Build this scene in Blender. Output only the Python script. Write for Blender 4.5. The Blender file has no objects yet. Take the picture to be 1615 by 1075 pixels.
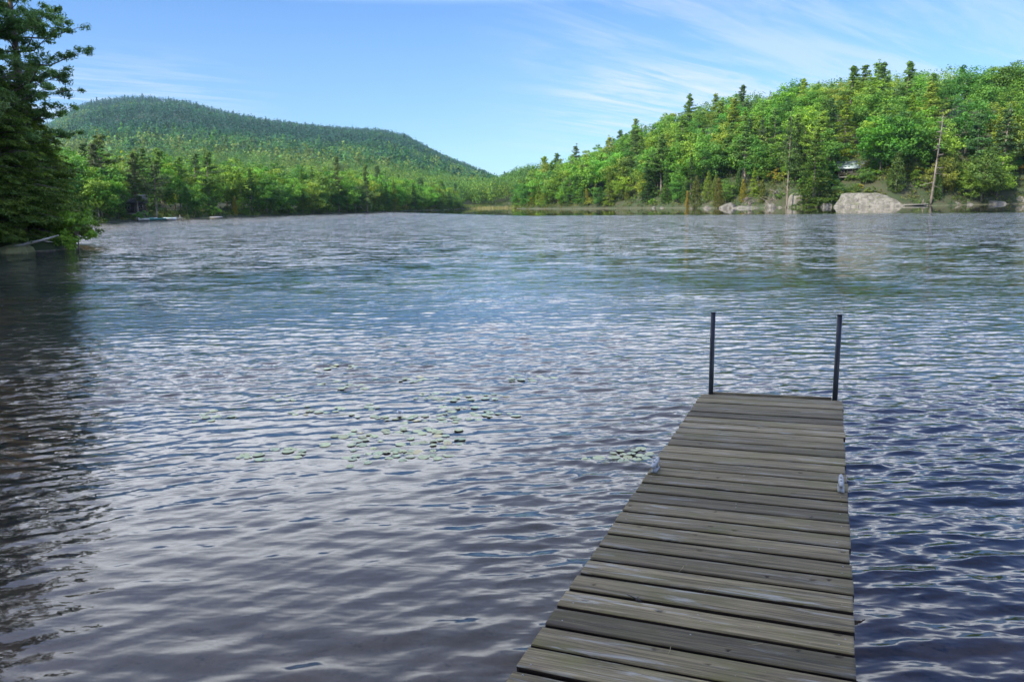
import bpy, bmesh, math, random
import numpy as np
from mathutils import Matrix, Vector

scene = bpy.context.scene
R = math.radians
rng = np.random.default_rng(7)
random.seed(7)
col = scene.collection

# ------------------------------------------------------------------ camera
F_PX, CX, CY, CAM_H = 1203.3, 807.5, 537.5, 2.1
PITCH, ROLL = math.atan((537.5 - 322.0) / F_PX), R(1.0)
Fw = np.array([0, math.cos(PITCH), -math.sin(PITCH)])
D0 = np.array([0, -math.sin(PITCH), -math.cos(PITCH)])
Rt = math.cos(ROLL) * np.array([1.0, 0, 0]) + math.sin(ROLL) * D0
Dn = -math.sin(ROLL) * np.array([1.0, 0, 0]) + math.cos(ROLL) * D0
cam_data = bpy.data.cameras.new("camera")
cam = bpy.data.objects.new("camera", cam_data)
col.objects.link(cam)
cam_data.sensor_width = 36.0
cam_data.lens = F_PX / 1615 * 36.0
cam_data.clip_start, cam_data.clip_end = 0.05, 20000
m = np.eye(4)
m[:3, 0], m[:3, 1], m[:3, 2], m[:3, 3] = Rt, -Dn, -Fw, (0, 0, CAM_H)
cam.matrix_world = Matrix(m.tolist())
scene.camera = cam


def ray(px, py):
    """direction through a point of the photograph (measuring aid used to find real positions)"""
    return Rt * (px - CX) / F_PX + Dn * (py - CY) / F_PX + Fw


def spot(px, y, z=0.0):
    """ground position at forward distance y in the direction of column px at the horizon"""
    d = ray(px, 322 - 0.0175 * (px - CX))
    return np.array([d[0] / d[1] * y, y, z])


def on_water(px, py, z=0.0):
    d = ray(px, py)
    return d * ((z - CAM_H) / d[2]) + np.array([0, 0, CAM_H])


def px_h(px, py, y):
    """height above water of the point seen at (px,py) at forward distance y"""
    d = ray(px, py)
    return CAM_H + d[2] / d[1] * y


# ------------------------------------------------------------------ light and sky
SUN_AZ, SUN_EL = R(-130), R(42)          # azimuth measured from +Y towards +X
world = bpy.data.worlds.new("World")
scene.world = world
world.use_nodes = True
wt = world.node_tree
wn, wl = wt.nodes, wt.links
wn.clear()
wout = wn.new("ShaderNodeOutputWorld")
wbg = wn.new("ShaderNodeBackground")
wbg.inputs["Strength"].default_value = 0.117
sky = wn.new("ShaderNodeTexSky")
sky.sky_type = 'NISHITA'
sky.sun_disc = False
sky.sun_elevation = SUN_EL
sky.sun_rotation = SUN_AZ
sky.air_density, sky.dust_density, sky.ozone_density = 1.0, 0.0, 2.5
hsv = wn.new("ShaderNodeHueSaturation")
hsv.inputs["Saturation"].default_value = 1.3
hsv.inputs["Hue"].default_value = 0.513
wl.new(sky.outputs[0], hsv.inputs["Color"])


def wmath(op, a, b=None, c=None, clamp=False):
    n = wn.new("ShaderNodeMath")
    n.operation = op
    n.use_clamp = clamp
    for i, v in enumerate((a, b, c)):
        if v is None:
            continue
        if isinstance(v, (int, float)):
            n.inputs[i].default_value = v
        else:
            wl.new(v, n.inputs[i])
    return n.outputs[0]


def wramp(v, lo, hi, a=0.0, b=1.0):
    n = wn.new("ShaderNodeMapRange")
    n.interpolation_type = 'SMOOTHSTEP'
    wl.new(v, n.inputs[0])
    for i, x in enumerate((lo, hi, a, b)):
        n.inputs[i + 1].default_value = x
    return n.outputs[0]


tc = wn.new("ShaderNodeTexCoord")
sx = wn.new("ShaderNodeSeparateXYZ")
wl.new(tc.outputs["Generated"], sx.inputs[0])
X, Y, Z = sx.outputs
zz = wmath('ADD', wmath('MAXIMUM', Z, 0.0), 0.12)
U, V = wmath('DIVIDE', X, zz), wmath('DIVIDE', Y, zz)       # cloud layer plane
cmb = wn.new("ShaderNodeCombineXYZ")
wl.new(U, cmb.inputs[0])
wl.new(V, cmb.inputs[1])


def cloud_noise(rot, sxx, syy, scale, detail, rough, dist=0.0, off=(0, 0, 0)):
    mp = wn.new("ShaderNodeMapping")
    mp.vector_type = 'POINT'
    mp.inputs["Rotation"].default_value = (0, 0, rot)
    mp.inputs["Location"].default_value = off
    sc_ = wn.new("ShaderNodeVectorMath")
    sc_.operation = 'MULTIPLY'
    sc_.inputs[1].default_value = (sxx, syy, 1)
    wl.new(cmb.outputs[0], mp.inputs[0])
    wl.new(mp.outputs[0], sc_.inputs[0])
    n = wn.new("ShaderNodeTexNoise")
    n.inputs["Scale"].default_value = scale
    n.inputs["Detail"].default_value = detail
    n.inputs["Roughness"].default_value = rough
    n.inputs["Distortion"].default_value = dist
    wl.new(sc_.outputs[0], n.inputs["Vector"])
    return n.outputs["Fac"]


az = wmath('ARCTAN2', X, Y)
el = wmath('ARCSINE', Z)
wisps = cloud_noise(R(-35), 0.35, 1.5, 1.1, 9, 0.62, 1.2)
fine = cloud_noise(R(-35), 0.5, 3.0, 2.6, 8, 0.65, 0.8, (3, 1, 0))
broad = cloud_noise(R(20), 1.0, 1.0, 0.55, 4, 0.55, 0.4, (5, 2, 0))
# cirrus low on the right of centre
band = wmath('MULTIPLY', wramp(az, -0.08, 0.14), wramp(az, 0.75, 0.5))
band = wmath('MULTIPLY', band, wramp(el, 0.02, 0.09))
cirrus = wramp(wmath('ADD', wmath('MULTIPLY', wisps, 0.65), wmath('MULTIPLY', fine, 0.35)), 0.42, 0.62)
c1 = wmath('MULTIPLY', wmath('MULTIPLY', cirrus, band), 0.5)
# faint wisps low on the left
lband = wmath('MULTIPLY', wramp(az, -0.25, -0.42), wramp(el, 0.2, 0.1))
c2 = wmath('MULTIPLY', wmath('MULTIPLY', wramp(fine, 0.4, 0.65), lband), 0.5)
# higher overcast outside the frame, thinning to blue towards the right
right_share = wramp(el, 0.31, 0.42, 0.85, 0.20)          # on the right the deck breaks up higher in the sky
azf = wramp(az, 0.22, 0.52)
hi = wmath('MULTIPLY', wramp(el, 0.235, 0.30), wmath('SUBTRACT', 1.0, wmath('MULTIPLY', azf, wmath('SUBTRACT', 1.0, right_share))))
hi = wmath('MULTIPLY', hi, wramp(el, 0.30, 0.56, 1.0, 0.36))
thick = wmath('ADD', wmath('MULTIPLY', broad, 0.75), wmath('MULTIPLY', fine, 0.25))
c3 = wmath('MULTIPLY', wmath('MULTIPLY', wramp(thick, 0.22, 0.52, 0.25, 1.0), hi), 0.92)
da = wmath('DIVIDE', wmath('SUBTRACT', az, 0.20), 0.20)
de = wmath('DIVIDE', wmath('SUBTRACT', el, 0.115), 0.075)
rad2 = wmath('ADD', wmath('MULTIPLY', da, da), wmath('MULTIPLY', de, de))
c4 = wmath('MULTIPLY', wmath('MULTIPLY', wramp(wmath('ADD', wmath('MULTIPLY', wisps, 0.5), wmath('MULTIPLY', fine, 0.5)), 0.40, 0.62), wramp(rad2, 1.0, 0.0)), 0.85)
c1 = wmath('MULTIPLY', c1, 0.75)
cov = wmath('MINIMUM', wmath('MAXIMUM', wmath('MAXIMUM', c1, c2), c4), 0.95)
mixc = wn.new("ShaderNodeMixRGB")
wl.new(cov, mixc.inputs[0])
lowhi = wn.new("ShaderNodeMixRGB")
wl.new(wramp(el, 0.0, 0.24), lowhi.inputs[0])
lowhi.inputs[1].default_value = (0.44, 0.61, 0.85, 1)
lowhi.inputs[2].default_value = (1, 1, 1, 1)
upper = wn.new("ShaderNodeMixRGB")
wl.new(wramp(el, 0.24, 0.6), upper.inputs[0])
wl.new(lowhi.outputs[0], upper.inputs[1])
upper.inputs[2].default_value = (1.3, 1.75, 2.2, 1)
tinted = wn.new("ShaderNodeMixRGB")
tinted.blend_type = 'MULTIPLY'
tinted.inputs[0].default_value = 1.0
wl.new(hsv.outputs[0], tinted.inputs[1])
wl.new(upper.outputs[0], tinted.inputs[2])
wl.new(tinted.outputs[0], mixc.inputs[1])
mixc.inputs[2].default_value = (5.0, 5.3, 5.9, 1)
hicl = wn.new("ShaderNodeMixRGB")          # the bright cloud deck higher up
wl.new(c3, hicl.inputs[0])
wl.new(mixc.outputs[0], hicl.inputs[1])
hicl.inputs[2].default_value = (22.0, 23.0, 24.5, 1)
wl.new(hicl.outputs[0], wbg.inputs["Color"])
wl.new(wbg.outputs[0], wout.inputs["Surface"])

sun_d = bpy.data.lights.new("sun", 'SUN')
sun_d.energy = 5.0
sun_d.angle = R(0.6)
sun_d.color = (1.0, 0.93, 0.80)
sun = bpy.data.objects.new("sun", sun_d)
col.objects.link(sun)
sd = Vector((math.sin(SUN_AZ) * math.cos(SUN_EL), math.cos(SUN_AZ) * math.cos(SUN_EL), math.sin(SUN_EL)))
sun.rotation_euler = sd.to_track_quat('Z', 'Y').to_euler()

vs = scene.view_settings
vs.view_transform = 'Standard'
vs.look = 'None'
vs.exposure = 0.66
vs.gamma = 1.0
scene.cycles.use_denoising = True
scene.cycles.max_bounces = 8
scene.cycles.transparent_max_bounces = 12
scene.cycles.caustics_reflective = False
scene.cycles.caustics_refractive = False


# ------------------------------------------------------------------ helpers
def link(o, parent=None):
    col.objects.link(o)
    if parent is not None:
        o.parent = parent
    return o


def tag(o, label=None, cat=None, group=None, kind=None):
    if label:
        o["label"] = label
    if cat:
        o["category"] = cat
    if group:
        o["group"] = group
    if kind:
        o["kind"] = kind
    return o


def empty(name, loc=(0, 0, 0), rz=0.0):
    o = bpy.data.objects.new(name, None)
    o.empty_display_size = 0.3
    link(o)
    o.location = [float(v) for v in loc]
    o.rotation_euler = (0, 0, rz)
    return o


def mesh_np(name, verts, faces, mat=None, smooth=False, attrs=None):
    """verts (n,3); faces: (m,k) array or list of such arrays"""
    me = bpy.data.meshes.new(name)
    verts = np.asarray(verts, np.float32)
    if not isinstance(faces, (list, tuple)):
        faces = [faces]
    faces = [np.asarray(f, np.int32) for f in faces if len(f)]
    me.vertices.add(len(verts))
    me.vertices.foreach_set("co", verts.ravel())
    nl = sum(f.size for f in faces)
    me.loops.add(nl)
    me.loops.foreach_set("vertex_index", np.concatenate([f.ravel() for f in faces]))
    starts, tot, p = [], [], 0
    for f in faces:
        n, k = f.shape
        starts.append(p + np.arange(n) * k)
        tot.append(np.full(n, k))
        p += n * k
    st = np.concatenate(starts).astype(np.int32)
    me.polygons.add(len(st))
    me.polygons.foreach_set("loop_start", st)
    me.polygons.foreach_set("loop_total", np.concatenate(tot).astype(np.int32))
    if smooth:
        me.polygons.foreach_set("use_smooth", np.ones(len(st), bool))
    me.update(calc_edges=True)
    for k, a in (attrs or {}).items():
        a = np.asarray(a, np.float32)
        if a.ndim == 2:
            at = me.attributes.new(k, 'FLOAT_COLOR', 'POINT')
            c4 = np.ones((len(verts), 4), np.float32)
            c4[:, :3] = a
            at.data.foreach_set("color", c4.ravel())
        else:
            at = me.attributes.new(k, 'FLOAT', 'POINT')
            at.data.foreach_set("value", a)
    if mat:
        me.materials.append(mat)
    return me


def obj(name, me, parent=None):
    return link(bpy.data.objects.new(name, me), parent)


class MB:
    """collects shapes into one mesh"""

    def __init__(s):
        s.v, s.q, s.t, s.n = [], [], [], 0

    def add(s, v, q=None, t=None):
        v = np.asarray(v, float)
        s.v.append(v)
        if q is not None and len(q):
            s.q.append(np.asarray(q) + s.n)
        if t is not None and len(t):
            s.t.append(np.asarray(t) + s.n)
        s.n += len(v)

    def box(s, c, size, rz=0.0, tilt=None):
        h = np.array(size) / 2
        v = np.array([[x, y, z] for x in (-1, 1) for y in (-1, 1) for z in (-1, 1)]) * h
        if tilt is not None:
            v = v @ np.array(Matrix.Rotation(tilt[1], 3, tilt[0])).T
        cr, sr = math.cos(rz), math.sin(rz)
        v = v @ np.array([[cr, sr, 0], [-sr, cr, 0], [0, 0, 1]]) + np.array(c)
        s.add(v, [[0, 1, 3, 2], [4, 6, 7, 5], [0, 4, 5, 1], [2, 3, 7, 6], [0, 2, 6, 4], [1, 5, 7, 3]])

    def tube(s, pts, rad, sides=6, cap=True):
        pts = np.asarray(pts, float)
        n = len(pts)
        rad = np.broadcast_to(np.asarray(rad, float), (n,))
        tg = np.gradient(pts, axis=0)
        tg /= np.linalg.norm(tg, axis=1)[:, None] + 1e-9
        ref = np.array([0, 0, 1.0]) if abs(tg[0][2]) < 0.8 else np.array([1.0, 0, 0])
        a = np.cross(tg, ref)
        a /= np.linalg.norm(a, axis=1)[:, None] + 1e-9
        b = np.cross(tg, a)
        th = np.arange(sides) / sides * 2 * math.pi
        ring = pts[:, None] + rad[:, None, None] * (np.cos(th)[None, :, None] * a[:, None] + np.sin(th)[None, :, None] * b[:, None])
        i = np.arange(n - 1)[:, None] * sides
        j = np.arange(sides)[None]
        j2 = (j + 1) % sides
        q = np.stack([i + j, i + j2, i + sides + j2, i + sides + j], -1).reshape(-1, 4)
        v = ring.reshape(-1, 3)
        t = None
        if cap:
            v = np.vstack([v, pts[:1], pts[-1:]])
            c0, c1 = n * sides, n * sides + 1
            k = np.arange(sides)
            k2 = (k + 1) % sides
            t = np.vstack([np.stack([np.full(sides, c0), k2, k], -1), np.stack([np.full(sides, c1), (n - 1) * sides + k, (n - 1) * sides + k2], -1)])
        s.add(v, q, t)

    def mesh(s, name, mat, smooth=False, attrs=None):
        return mesh_np(name, np.vstack(s.v), [np.vstack(x) for x in (s.q, s.t) if x], mat, smooth, attrs)

    def build(s, name, mat, parent=None, smooth=False):
        return obj(name, s.mesh(name, mat, smooth), parent)


def vnoise(p, seed=0):
    """value noise in [0,1], p (n,2 or 3)"""
    p = np.asarray(p, float)
    if p.shape[1] == 2:
        p = np.c_[p, np.zeros(len(p))]
    i = np.floor(p).astype(np.int64)
    f = p - i
    f = f * f * (3 - 2 * f)
    out = 0
    for dx in (0, 1):
        for dy in (0, 1):
            for dz in (0, 1):
                h = ((i[:, 0] + dx) * 374761393 + (i[:, 1] + dy) * 668265263 + (i[:, 2] + dz) * 2147483647 + seed * 974711) & 0xffffffff
                h = ((h ^ (h >> 13)) * 1274126177) & 0xffffffff
                h = ((h ^ (h >> 16)) & 0xffff) / 65535.0
                w = (f[:, 0] if dx else 1 - f[:, 0]) * (f[:, 1] if dy else 1 - f[:, 1]) * (f[:, 2] if dz else 1 - f[:, 2])
                out = out + h * w
    return out


def fbm(p, octv=4, seed=0):
    p = np.asarray(p, float)
    s, a, t = 0, 1.0, 0
    for k in range(octv):
        s = s + a * vnoise(p * 2 ** k, seed + k)
        t += a
        a *= 0.5
    return s / t


# ------------------------------------------------------------------ material helpers
def new_mat(name):
    mt = bpy.data.materials.new(name)
    mt.use_nodes = True
    nt = mt.node_tree
    nt.nodes.clear()
    return mt, nt, nt.nodes, nt.links


class NT:
    def __init__(s, name):
        s.mat, s.nt, s.n, s.l = new_mat(name)
        s.out = s.n.new("ShaderNodeOutputMaterial")

    def node(s, t, **kw):
        n = s.n.new(t)
        for k, v in kw.items():
            setattr(n, k, v)
        return n

    def set(s, sock, v):
        if hasattr(v, "links"):
            s.l.new(v, sock)
        elif isinstance(v, (tuple, list)) and sock.type == 'RGBA' and len(v) == 3:
            sock.default_value = (*v, 1)
        else:
            sock.default_value = v

    def math(s, op, a, b=None, clamp=False):
        n = s.node("ShaderNodeMath", operation=op, use_clamp=clamp)
        s.set(n.inputs[0], a)
        if b is not None:
            s.set(n.inputs[1], b)
        return n.outputs[0]

    def noise(s, vec, scale, detail=4, rough=0.55, dist=0.0, stretch=None):
        if stretch is not None:
            v = s.node("ShaderNodeVectorMath", operation='MULTIPLY')
            s.l.new(vec, v.inputs[0])
            v.inputs[1].default_value = stretch
            vec = v.outputs[0]
        n = s.node("ShaderNodeTexNoise")
        s.l.new(vec, n.inputs["Vector"])
        n.inputs["Scale"].default_value = scale
        n.inputs["Detail"].default_value = detail
        n.inputs["Roughness"].default_value = rough
        n.inputs["Distortion"].default_value = dist
        return n.outputs["Fac"]

    def rng(s, v, lo, hi, a=0.0, b=1.0):
        n = s.node("ShaderNodeMapRange", interpolation_type='SMOOTHSTEP')
        s.set(n.inputs[0], v)
        for i, x in enumerate((lo, hi, a, b)):
            s.set(n.inputs[i + 1], x)
        return n.outputs[0]

    def mix(s, f, a, b, blend='MIX'):
        n = s.node("ShaderNodeMixRGB", blend_type=blend)
        s.set(n.inputs[0], f)
        s.set(n.inputs[1], a)
        s.set(n.inputs[2], b)
        return n.outputs[0]

    def bump(s, h, strength, dist=0.01, normal=None):
        n = s.node("ShaderNodeBump")
        n.inputs["Strength"].default_value = strength
        n.inputs["Distance"].default_value = dist
        s.l.new(h, n.inputs["Height"])
        if normal is not None:
            s.l.new(normal, n.inputs["Normal"])
        return n.outputs[0]

    def principled(s, colr, rough=0.8, normal=None, **kw):
        n = s.node("ShaderNodeBsdfPrincipled")
        s.set(n.inputs["Base Color"], colr)
        s.set(n.inputs["Roughness"], rough)
        for k, v in kw.items():
            s.set(n.inputs[k.replace("_", " ")], v)
        if normal is not None:
            s.l.new(normal, n.inputs["Normal"])
        return n

    def finish(s, sh):
        s.l.new(sh.outputs[0] if hasattr(sh, "outputs") else sh, s.out.inputs["Surface"])
        return s.mat

    def attr(s, name):
        return s.node("ShaderNodeAttribute", attribute_name=name)

    def coord(s, which="Object"):
        return s.node("ShaderNodeTexCoord").outputs[which]


def foliage_material(name, use_color_attr=False, transl=0.36, rough=0.6):
    k = NT(name)
    if use_color_attr:
        base = k.attr("tree_color").outputs["Color"]
    else:
        base = k.node("ShaderNodeObjectInfo").outputs["Color"]
    t = k.attr("tint").outputs["Fac"]
    hs = k.node("ShaderNodeHueSaturation")
    k.set(hs.inputs["Hue"], k.rng(t, 0.0, 1.0, 0.515, 0.485))
    k.set(hs.inputs["Value"], k.rng(t, 0.0, 1.0, 0.6, 1.5))
    hs.inputs["Saturation"].default_value = 1.0
    k.l.new(base, hs.inputs["Color"])
    p = k.principled(hs.outputs[0], rough, Specular_IOR_Level=0.25)
    tr = k.node("ShaderNodeBsdfTranslucent")
    br = k.mix(1.0, hs.outputs[0], (1.25, 1.3, 0.6), 'MULTIPLY')
    k.l.new(br, tr.inputs["Color"])
    mx = k.node("ShaderNodeMixShader")
    mx.inputs[0].default_value = transl
    k.l.new(p.outputs[0], mx.inputs[1])
    k.l.new(tr.outputs[0], mx.inputs[2])
    return k.finish(mx)


M_LEAF = foliage_material("foliage")
M_STUFF = foliage_material("massed_foliage", True)


def bark_material(name, c1, c2, scale=3.0):
    k = NT(name)
    co = k.coord()
    n1 = k.noise(co, scale, 6, 0.65, 0.4, (1, 1, 0.22))
    n2 = k.noise(co, scale * 0.25, 3, 0.5)
    c = k.mix(k.rng(n1, 0.3, 0.7), c1, c2)
    c = k.mix(k.rng(n2, 0.35, 0.7), c, tuple(x * 0.65 for x in c1))
    return k.finish(k.principled(c, 0.9, k.bump(n1, 0.7, 0.04)))


M_BARK = bark_material("bark", (0.15, 0.115, 0.085), (0.31, 0.26, 0.20))
M_SNAG = bark_material("weathered_deadwood", (0.14, 0.11, 0.085), (0.27, 0.23, 0.19))
M_BIRCH = bark_material("birch_bark", (0.42, 0.38, 0.30), (0.66, 0.62, 0.54), 5.0)


def rock_material(name, c1, c2, moss=0.0):
    k = NT(name)
    co = k.coord()
    n1 = k.noise(co, 0.9, 8, 0.62, 0.3)
    n2 = k.noise(co, 4.0, 6, 0.6)
    c = k.mix(k.rng(n1, 0.35, 0.65), c1, c2)
    c = k.mix(k.rng(n2, 0.55, 0.75, 0.0, 0.7), c, tuple(x * 0.35 for x in c1))
    cr = k.noise(co, 0.8, 5, 0.7, 2.0, (1.2, 1.2, 0.35))
    c = k.mix(k.rng(cr, 0.56, 0.66, 0, 0.75), c, tuple(x * 0.3 for x in c1))
    if moss:
        geo = k.node("ShaderNodeNewGeometry")
        sp = k.node("ShaderNodeSeparateXYZ")
        k.l.new(geo.outputs["Normal"], sp.inputs[0])
        f = k.math('MULTIPLY', k.rng(sp.outputs[2], 0.5, 0.85), k.rng(k.noise(co, 1.3, 4), 0.62 - 0.25 * moss, 0.75 - 0.2 * moss))
        c = k.mix(f, c, (0.09, 0.10, 0.03))
    return k.finish(k.principled(c, 0.92, k.bump(n2, 0.8, 0.08)))


M_ROCK = rock_material("pale_rock", (0.092, 0.084, 0.066), (0.205, 0.188, 0.150), 0.45)
M_ROCKD = rock_material("dark_rock", (0.12, 0.115, 0.09), (0.22, 0.20, 0.16), 0.8)


def plain(name, c, rough=0.6, metal=0.0, var=0.25, scale=8.0):
    k = NT(name)
    n = k.noise(k.coord(), scale, 5, 0.6)
    cc = k.mix(k.rng(n, 0.3, 0.7), tuple(x * (1 - var) for x in c), tuple(min(1, x * (1 + var)) for x in c))
    return k.finish(k.principled(cc, rough, k.bump(n, 0.15, 0.01), Metallic=metal))


# ------------------------------------------------------------------ lake outline and terrain
LAKE = np.array([(-3, -1.2), (-7, 0.3), (-12, 3), (-19, 11), (-27, 24), (-30.5, 36), (-28.5, 40.5), (-25.5, 43.0), (-25.6, 46), (-34, 55), (-46, 72),
                 (-63, 100), (-80, 135), (-83, 148), (-80, 152), (-76, 180), (-62.5, 240), (-48, 283), (-31, 355), (-24, 434),
                 (-14, 470), (0, 462), (3.2, 420), (3.0, 372), (4.5, 350), (13, 318), (27, 292), (42, 268), (54, 244), (65, 226), (73, 212), (79, 203), (91.4, 189),
                 (108, 190), (126, 194), (152, 190), (178, 170), (184, 120), (150, 60), (95, 20), (45, 0), (10, -2.5)], float)


def sdist(p):
    """signed distance to the lake outline, positive on land"""
    p = np.asarray(p, float)
    out = np.empty(len(p))
    A, B = LAKE, np.roll(LAKE, -1, 0)
    for s0 in range(0, len(p), 20000):
        q = p[s0:s0 + 20000]
        d2 = np.full(len(q), 1e18)
        ins = np.zeros(len(q), bool)
        for a, b in zip(A, B):
            ab = b - a
            t = np.clip(((q - a) @ ab) / (ab @ ab), 0, 1)
            d2 = np.minimum(d2, ((q - a - t[:, None] * ab) ** 2).sum(1))
            cond = (a[1] > q[:, 1]) != (b[1] > q[:, 1])
            with np.errstate(divide='ignore', invalid='ignore'):
                xi = (b[0] - a[0]) * (q[:, 1] - a[1]) / (b[1] - a[1] + 1e-12) + a[0]
            ins ^= cond & (q[:, 0] < xi)
        out[s0:s0 + 20000] = np.where(ins, -1, 1) * np.sqrt(d2)
    return out


MT_PX = np.array([-700, -300, -60, 60, 100, 130, 160, 190, 230, 300, 370, 440, 520, 600, 640, 700, 760, 818, 870, 950, 1100, 1700], float)
MT_PY = np.array([300, 260, 225, 207, 196, 178, 167, 162, 158, 164, 181, 194, 201, 203, 209, 238, 262, 286, 300, 302, 300, 290], float)
MT_T = np.array([spot(a, 1.0)[0] for a in MT_PX])
MT_E = np.array([max((322 - 0.0175 * (a - CX)) - b, 2) / F_PX for a, b in zip(MT_PX, MT_PY + 20)])
MT_Y = 2200.0


def sstep(a, b, x):
    t = np.clip((x - a) / (b - a), 0, 1)
    return t * t * (3 - 2 * t)


def height(p, d=None):
    p = np.asarray(p, float)
    x, y = p[:, 0], p[:, 1]
    if d is None:
        d = sdist(p)
    dl = np.maximum(d, 0)
    az_ = np.arctan2(x, y)
    right = sstep(-0.03, 0.03, az_) * sstep(60, 120, y)
    tipf = 0.42 + 0.58 * sstep(0.0, 0.27, az_)
    hr = 41 * tipf * (1 - np.exp(-dl / 46)) * (1 - 0.6 * sstep(120, 500, dl))
    hl = 5 * (1 - np.exp(-dl / 40)) + 15 * sstep(20, 420, dl) * sstep(0.02, -0.35, az_)
    hn = 1.0 * (1 - np.exp(-dl / 1.5)) + 0.10 * np.minimum(dl, 60)
    near = sstep(110, 60, y)
    h = near * hn + (1 - near) * (right * hr + (1 - right) * hl)
    h = h + 0.35 * (1 - np.exp(-dl / 0.8)) + 0.5 * (fbm(p / 7.0, 3, 3) - 0.5) * (1 - np.exp(-dl / 4))
    # mountain
    yy = np.maximum(y, 1)
    e = np.interp(x / yy, MT_T, MT_E)
    crest = e * MT_Y
    s = np.clip((y - 560) / (MT_Y - 560), 0, 1)
    up = np.where(y < MT_Y, s ** 1.05, np.maximum(1 - (y - MT_Y) / 2600, 0.05))
    mt = crest * up * (1 + 0.22 * (fbm(p / 330.0, 3, 11) - 0.5) * (1 - sstep(0.8, 1.0, s)))
    h = h + np.where(y > 500, mt, 0)
    # lake bed
    dep = np.maximum(-d, 0)
    bed = -(0.2 + 2.7 * (1 - np.exp(-dep / 13.0)))
    bed = bed + 0.08 * (fbm(p / 1.3, 3, 5) - 0.5)
    return np.where(d > 0, h, np.minimum(bed, -0.12))


def polar(az_list, r_list):
    A, Rr = np.meshgrid(az_list, r_list)
    P = np.c_[(np.sin(A) * Rr).ravel(), (np.cos(A) * Rr).ravel()]
    na, nr = len(az_list), len(r_list)
    i = np.arange(nr - 1)[:, None] * na
    j = np.arange(na)[None]
    j2 = (j + 1) % na
    q = np.stack([i + j, i + j2, i + na + j2, i + na + j], -1).reshape(-1, 4)
    return P, q


az_t = np.concatenate([np.arange(-180, -50, 3.0), np.arange(-50, 50, 0.3), np.arange(50, 180, 3.0)])
r_t = [0.25]
while r_t[-1] < 7000:
    r_t.append(r_t[-1] * 1.0135 + 0.03)
P, q = polar(np.radians(az_t), np.array(r_t))
h = height(P)
k = NT("ground_cover")
co = k.node("ShaderNodeNewGeometry").outputs["Position"]
sp = k.node("ShaderNodeSeparateXYZ")
k.l.new(co, sp.inputs[0])
n1 = k.noise(co, 0.35, 5, 0.6)
n2 = k.noise(co, 2.2, 6, 0.62)
land = k.mix(k.rng(n1, 0.35, 0.65), (0.030, 0.050, 0.013), (0.048, 0.046, 0.020))
n3 = k.noise(co, 6.0, 5, 0.65)
mud = k.mix(k.rng(n2, 0.35, 0.65), (0.20, 0.16, 0.115), (0.42, 0.33, 0.24))
mud = k.mix(k.rng(n3, 0.52, 0.72), mud, (0.05, 0.045, 0.035))
mud = k.mix(k.rng(sp.outputs[2], -1.75, -0.9), (0.012, 0.013, 0.011), mud)      # dark silt tone, painted in for light lost in deeper water
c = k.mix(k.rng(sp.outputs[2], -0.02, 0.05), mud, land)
M_GROUND = k.finish(k.principled(c, 0.95, k.bump(n2, 0.5, 0.05)))
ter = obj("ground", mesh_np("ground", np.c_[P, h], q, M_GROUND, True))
tag(ter, kind="structure")

# ------------------------------------------------------------------ water
az_w = np.concatenate([np.arange(-180, -44, 3.0), np.arange(-44, 44, 0.11), np.arange(44, 180, 3.0)])
r_w = [0.4]
while r_w[-1] < 70:
    r = r_w[-1]
    r_w.append(r + max(0.013, min(0.55 * r * r / (CAM_H * 763), 1.2)))
while r_w[-1] < 560:
    r_w.append(r_w[-1] * 1.02)
r_w = np.array(r_w)
P, q = polar(np.radians(az_w), r_w)
dr = np.gradient(r_w)
foot = np.repeat(np.maximum(dr, r_w * R(0.11)), len(az_w))
foot[np.abs(np.arctan2(P[:, 0], P[:, 1])) > R(44.5)] = 9.0
rr = np.hypot(P[:, 0], P[:, 1])
# calm mask: sheltered water along the far right shore, and softer water near the left bank and the shallows
far_line = np.array([(-40, 262), (2, 132), (40, 100), (75, 84), (110, 78), (160, 76)], float)
ylim = np.interp(P[:, 0], far_line[:, 0], far_line[:, 1])
calm = sstep(0, 14, P[:, 1] - ylim + 10 * (fbm(P / 18.0, 3, 21) - 0.5))
gust = 0.30 + 1.4 * fbm(P / np.array([4.0, 2.4]), 3, 31)
shal = sstep(9.5, 4.0, rr) * sstep(0.6, -0.8, P[:, 0])
padz = np.exp(-(((P[:, 0] + 1.3) / 1.9) ** 2 + ((P[:, 1] - 7.4) / 1.9) ** 2) ** 2)
amp = 0.84 * gust * (1 - 0.997 * calm) * (1 - 0.66 * shal) * (1 - 0.5 * padz)
wr = np.random.default_rng(3)
H = np.zeros(len(P))
DX = np.zeros((len(P), 2))
NW = 90
lam = np.exp(np.clip(wr.normal(math.log(0.23), 0.5, NW), math.log(0.10), math.log(1.2)))
for L in lam:
    th = R(-90 + 6) + wr.normal(0, R(19))
    kk = 2 * math.pi / L
    dvec = np.array([math.cos(th), math.sin(th)])
    slope = 0.019 * min(1.0, (0.40 / L) ** 0.6) * wr.uniform(0.5, 1.4)
    a = slope / kk
    w = sstep(0.48, 0.2, foot / L) * amp
    ph = P @ dvec * kk + wr.uniform(0, 6.28)
    H += w * a * np.cos(ph)
    DX -= (w * a * 0.9 * np.sin(ph))[:, None] * dvec
V3 = np.c_[P + DX, H]
k = NT("lake_water")
co = k.node("ShaderNodeNewGeometry").outputs["Position"]
ripple = k.attr("ripple").outputs["Fac"]
farw = k.attr("far").outputs["Fac"]
b2 = k.noise(co, 8.0, 2, 0.5, 0.2, (0.5, 1.0, 0.0))
hgt = k.math('MULTIPLY', k.math('MULTIPLY', b2, 0.016), ripple)
nb0 = k.node("ShaderNodeBump")
nb0.inputs["Strength"].default_value = 1.0
nb0.inputs["Distance"].default_value = 1.0
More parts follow.
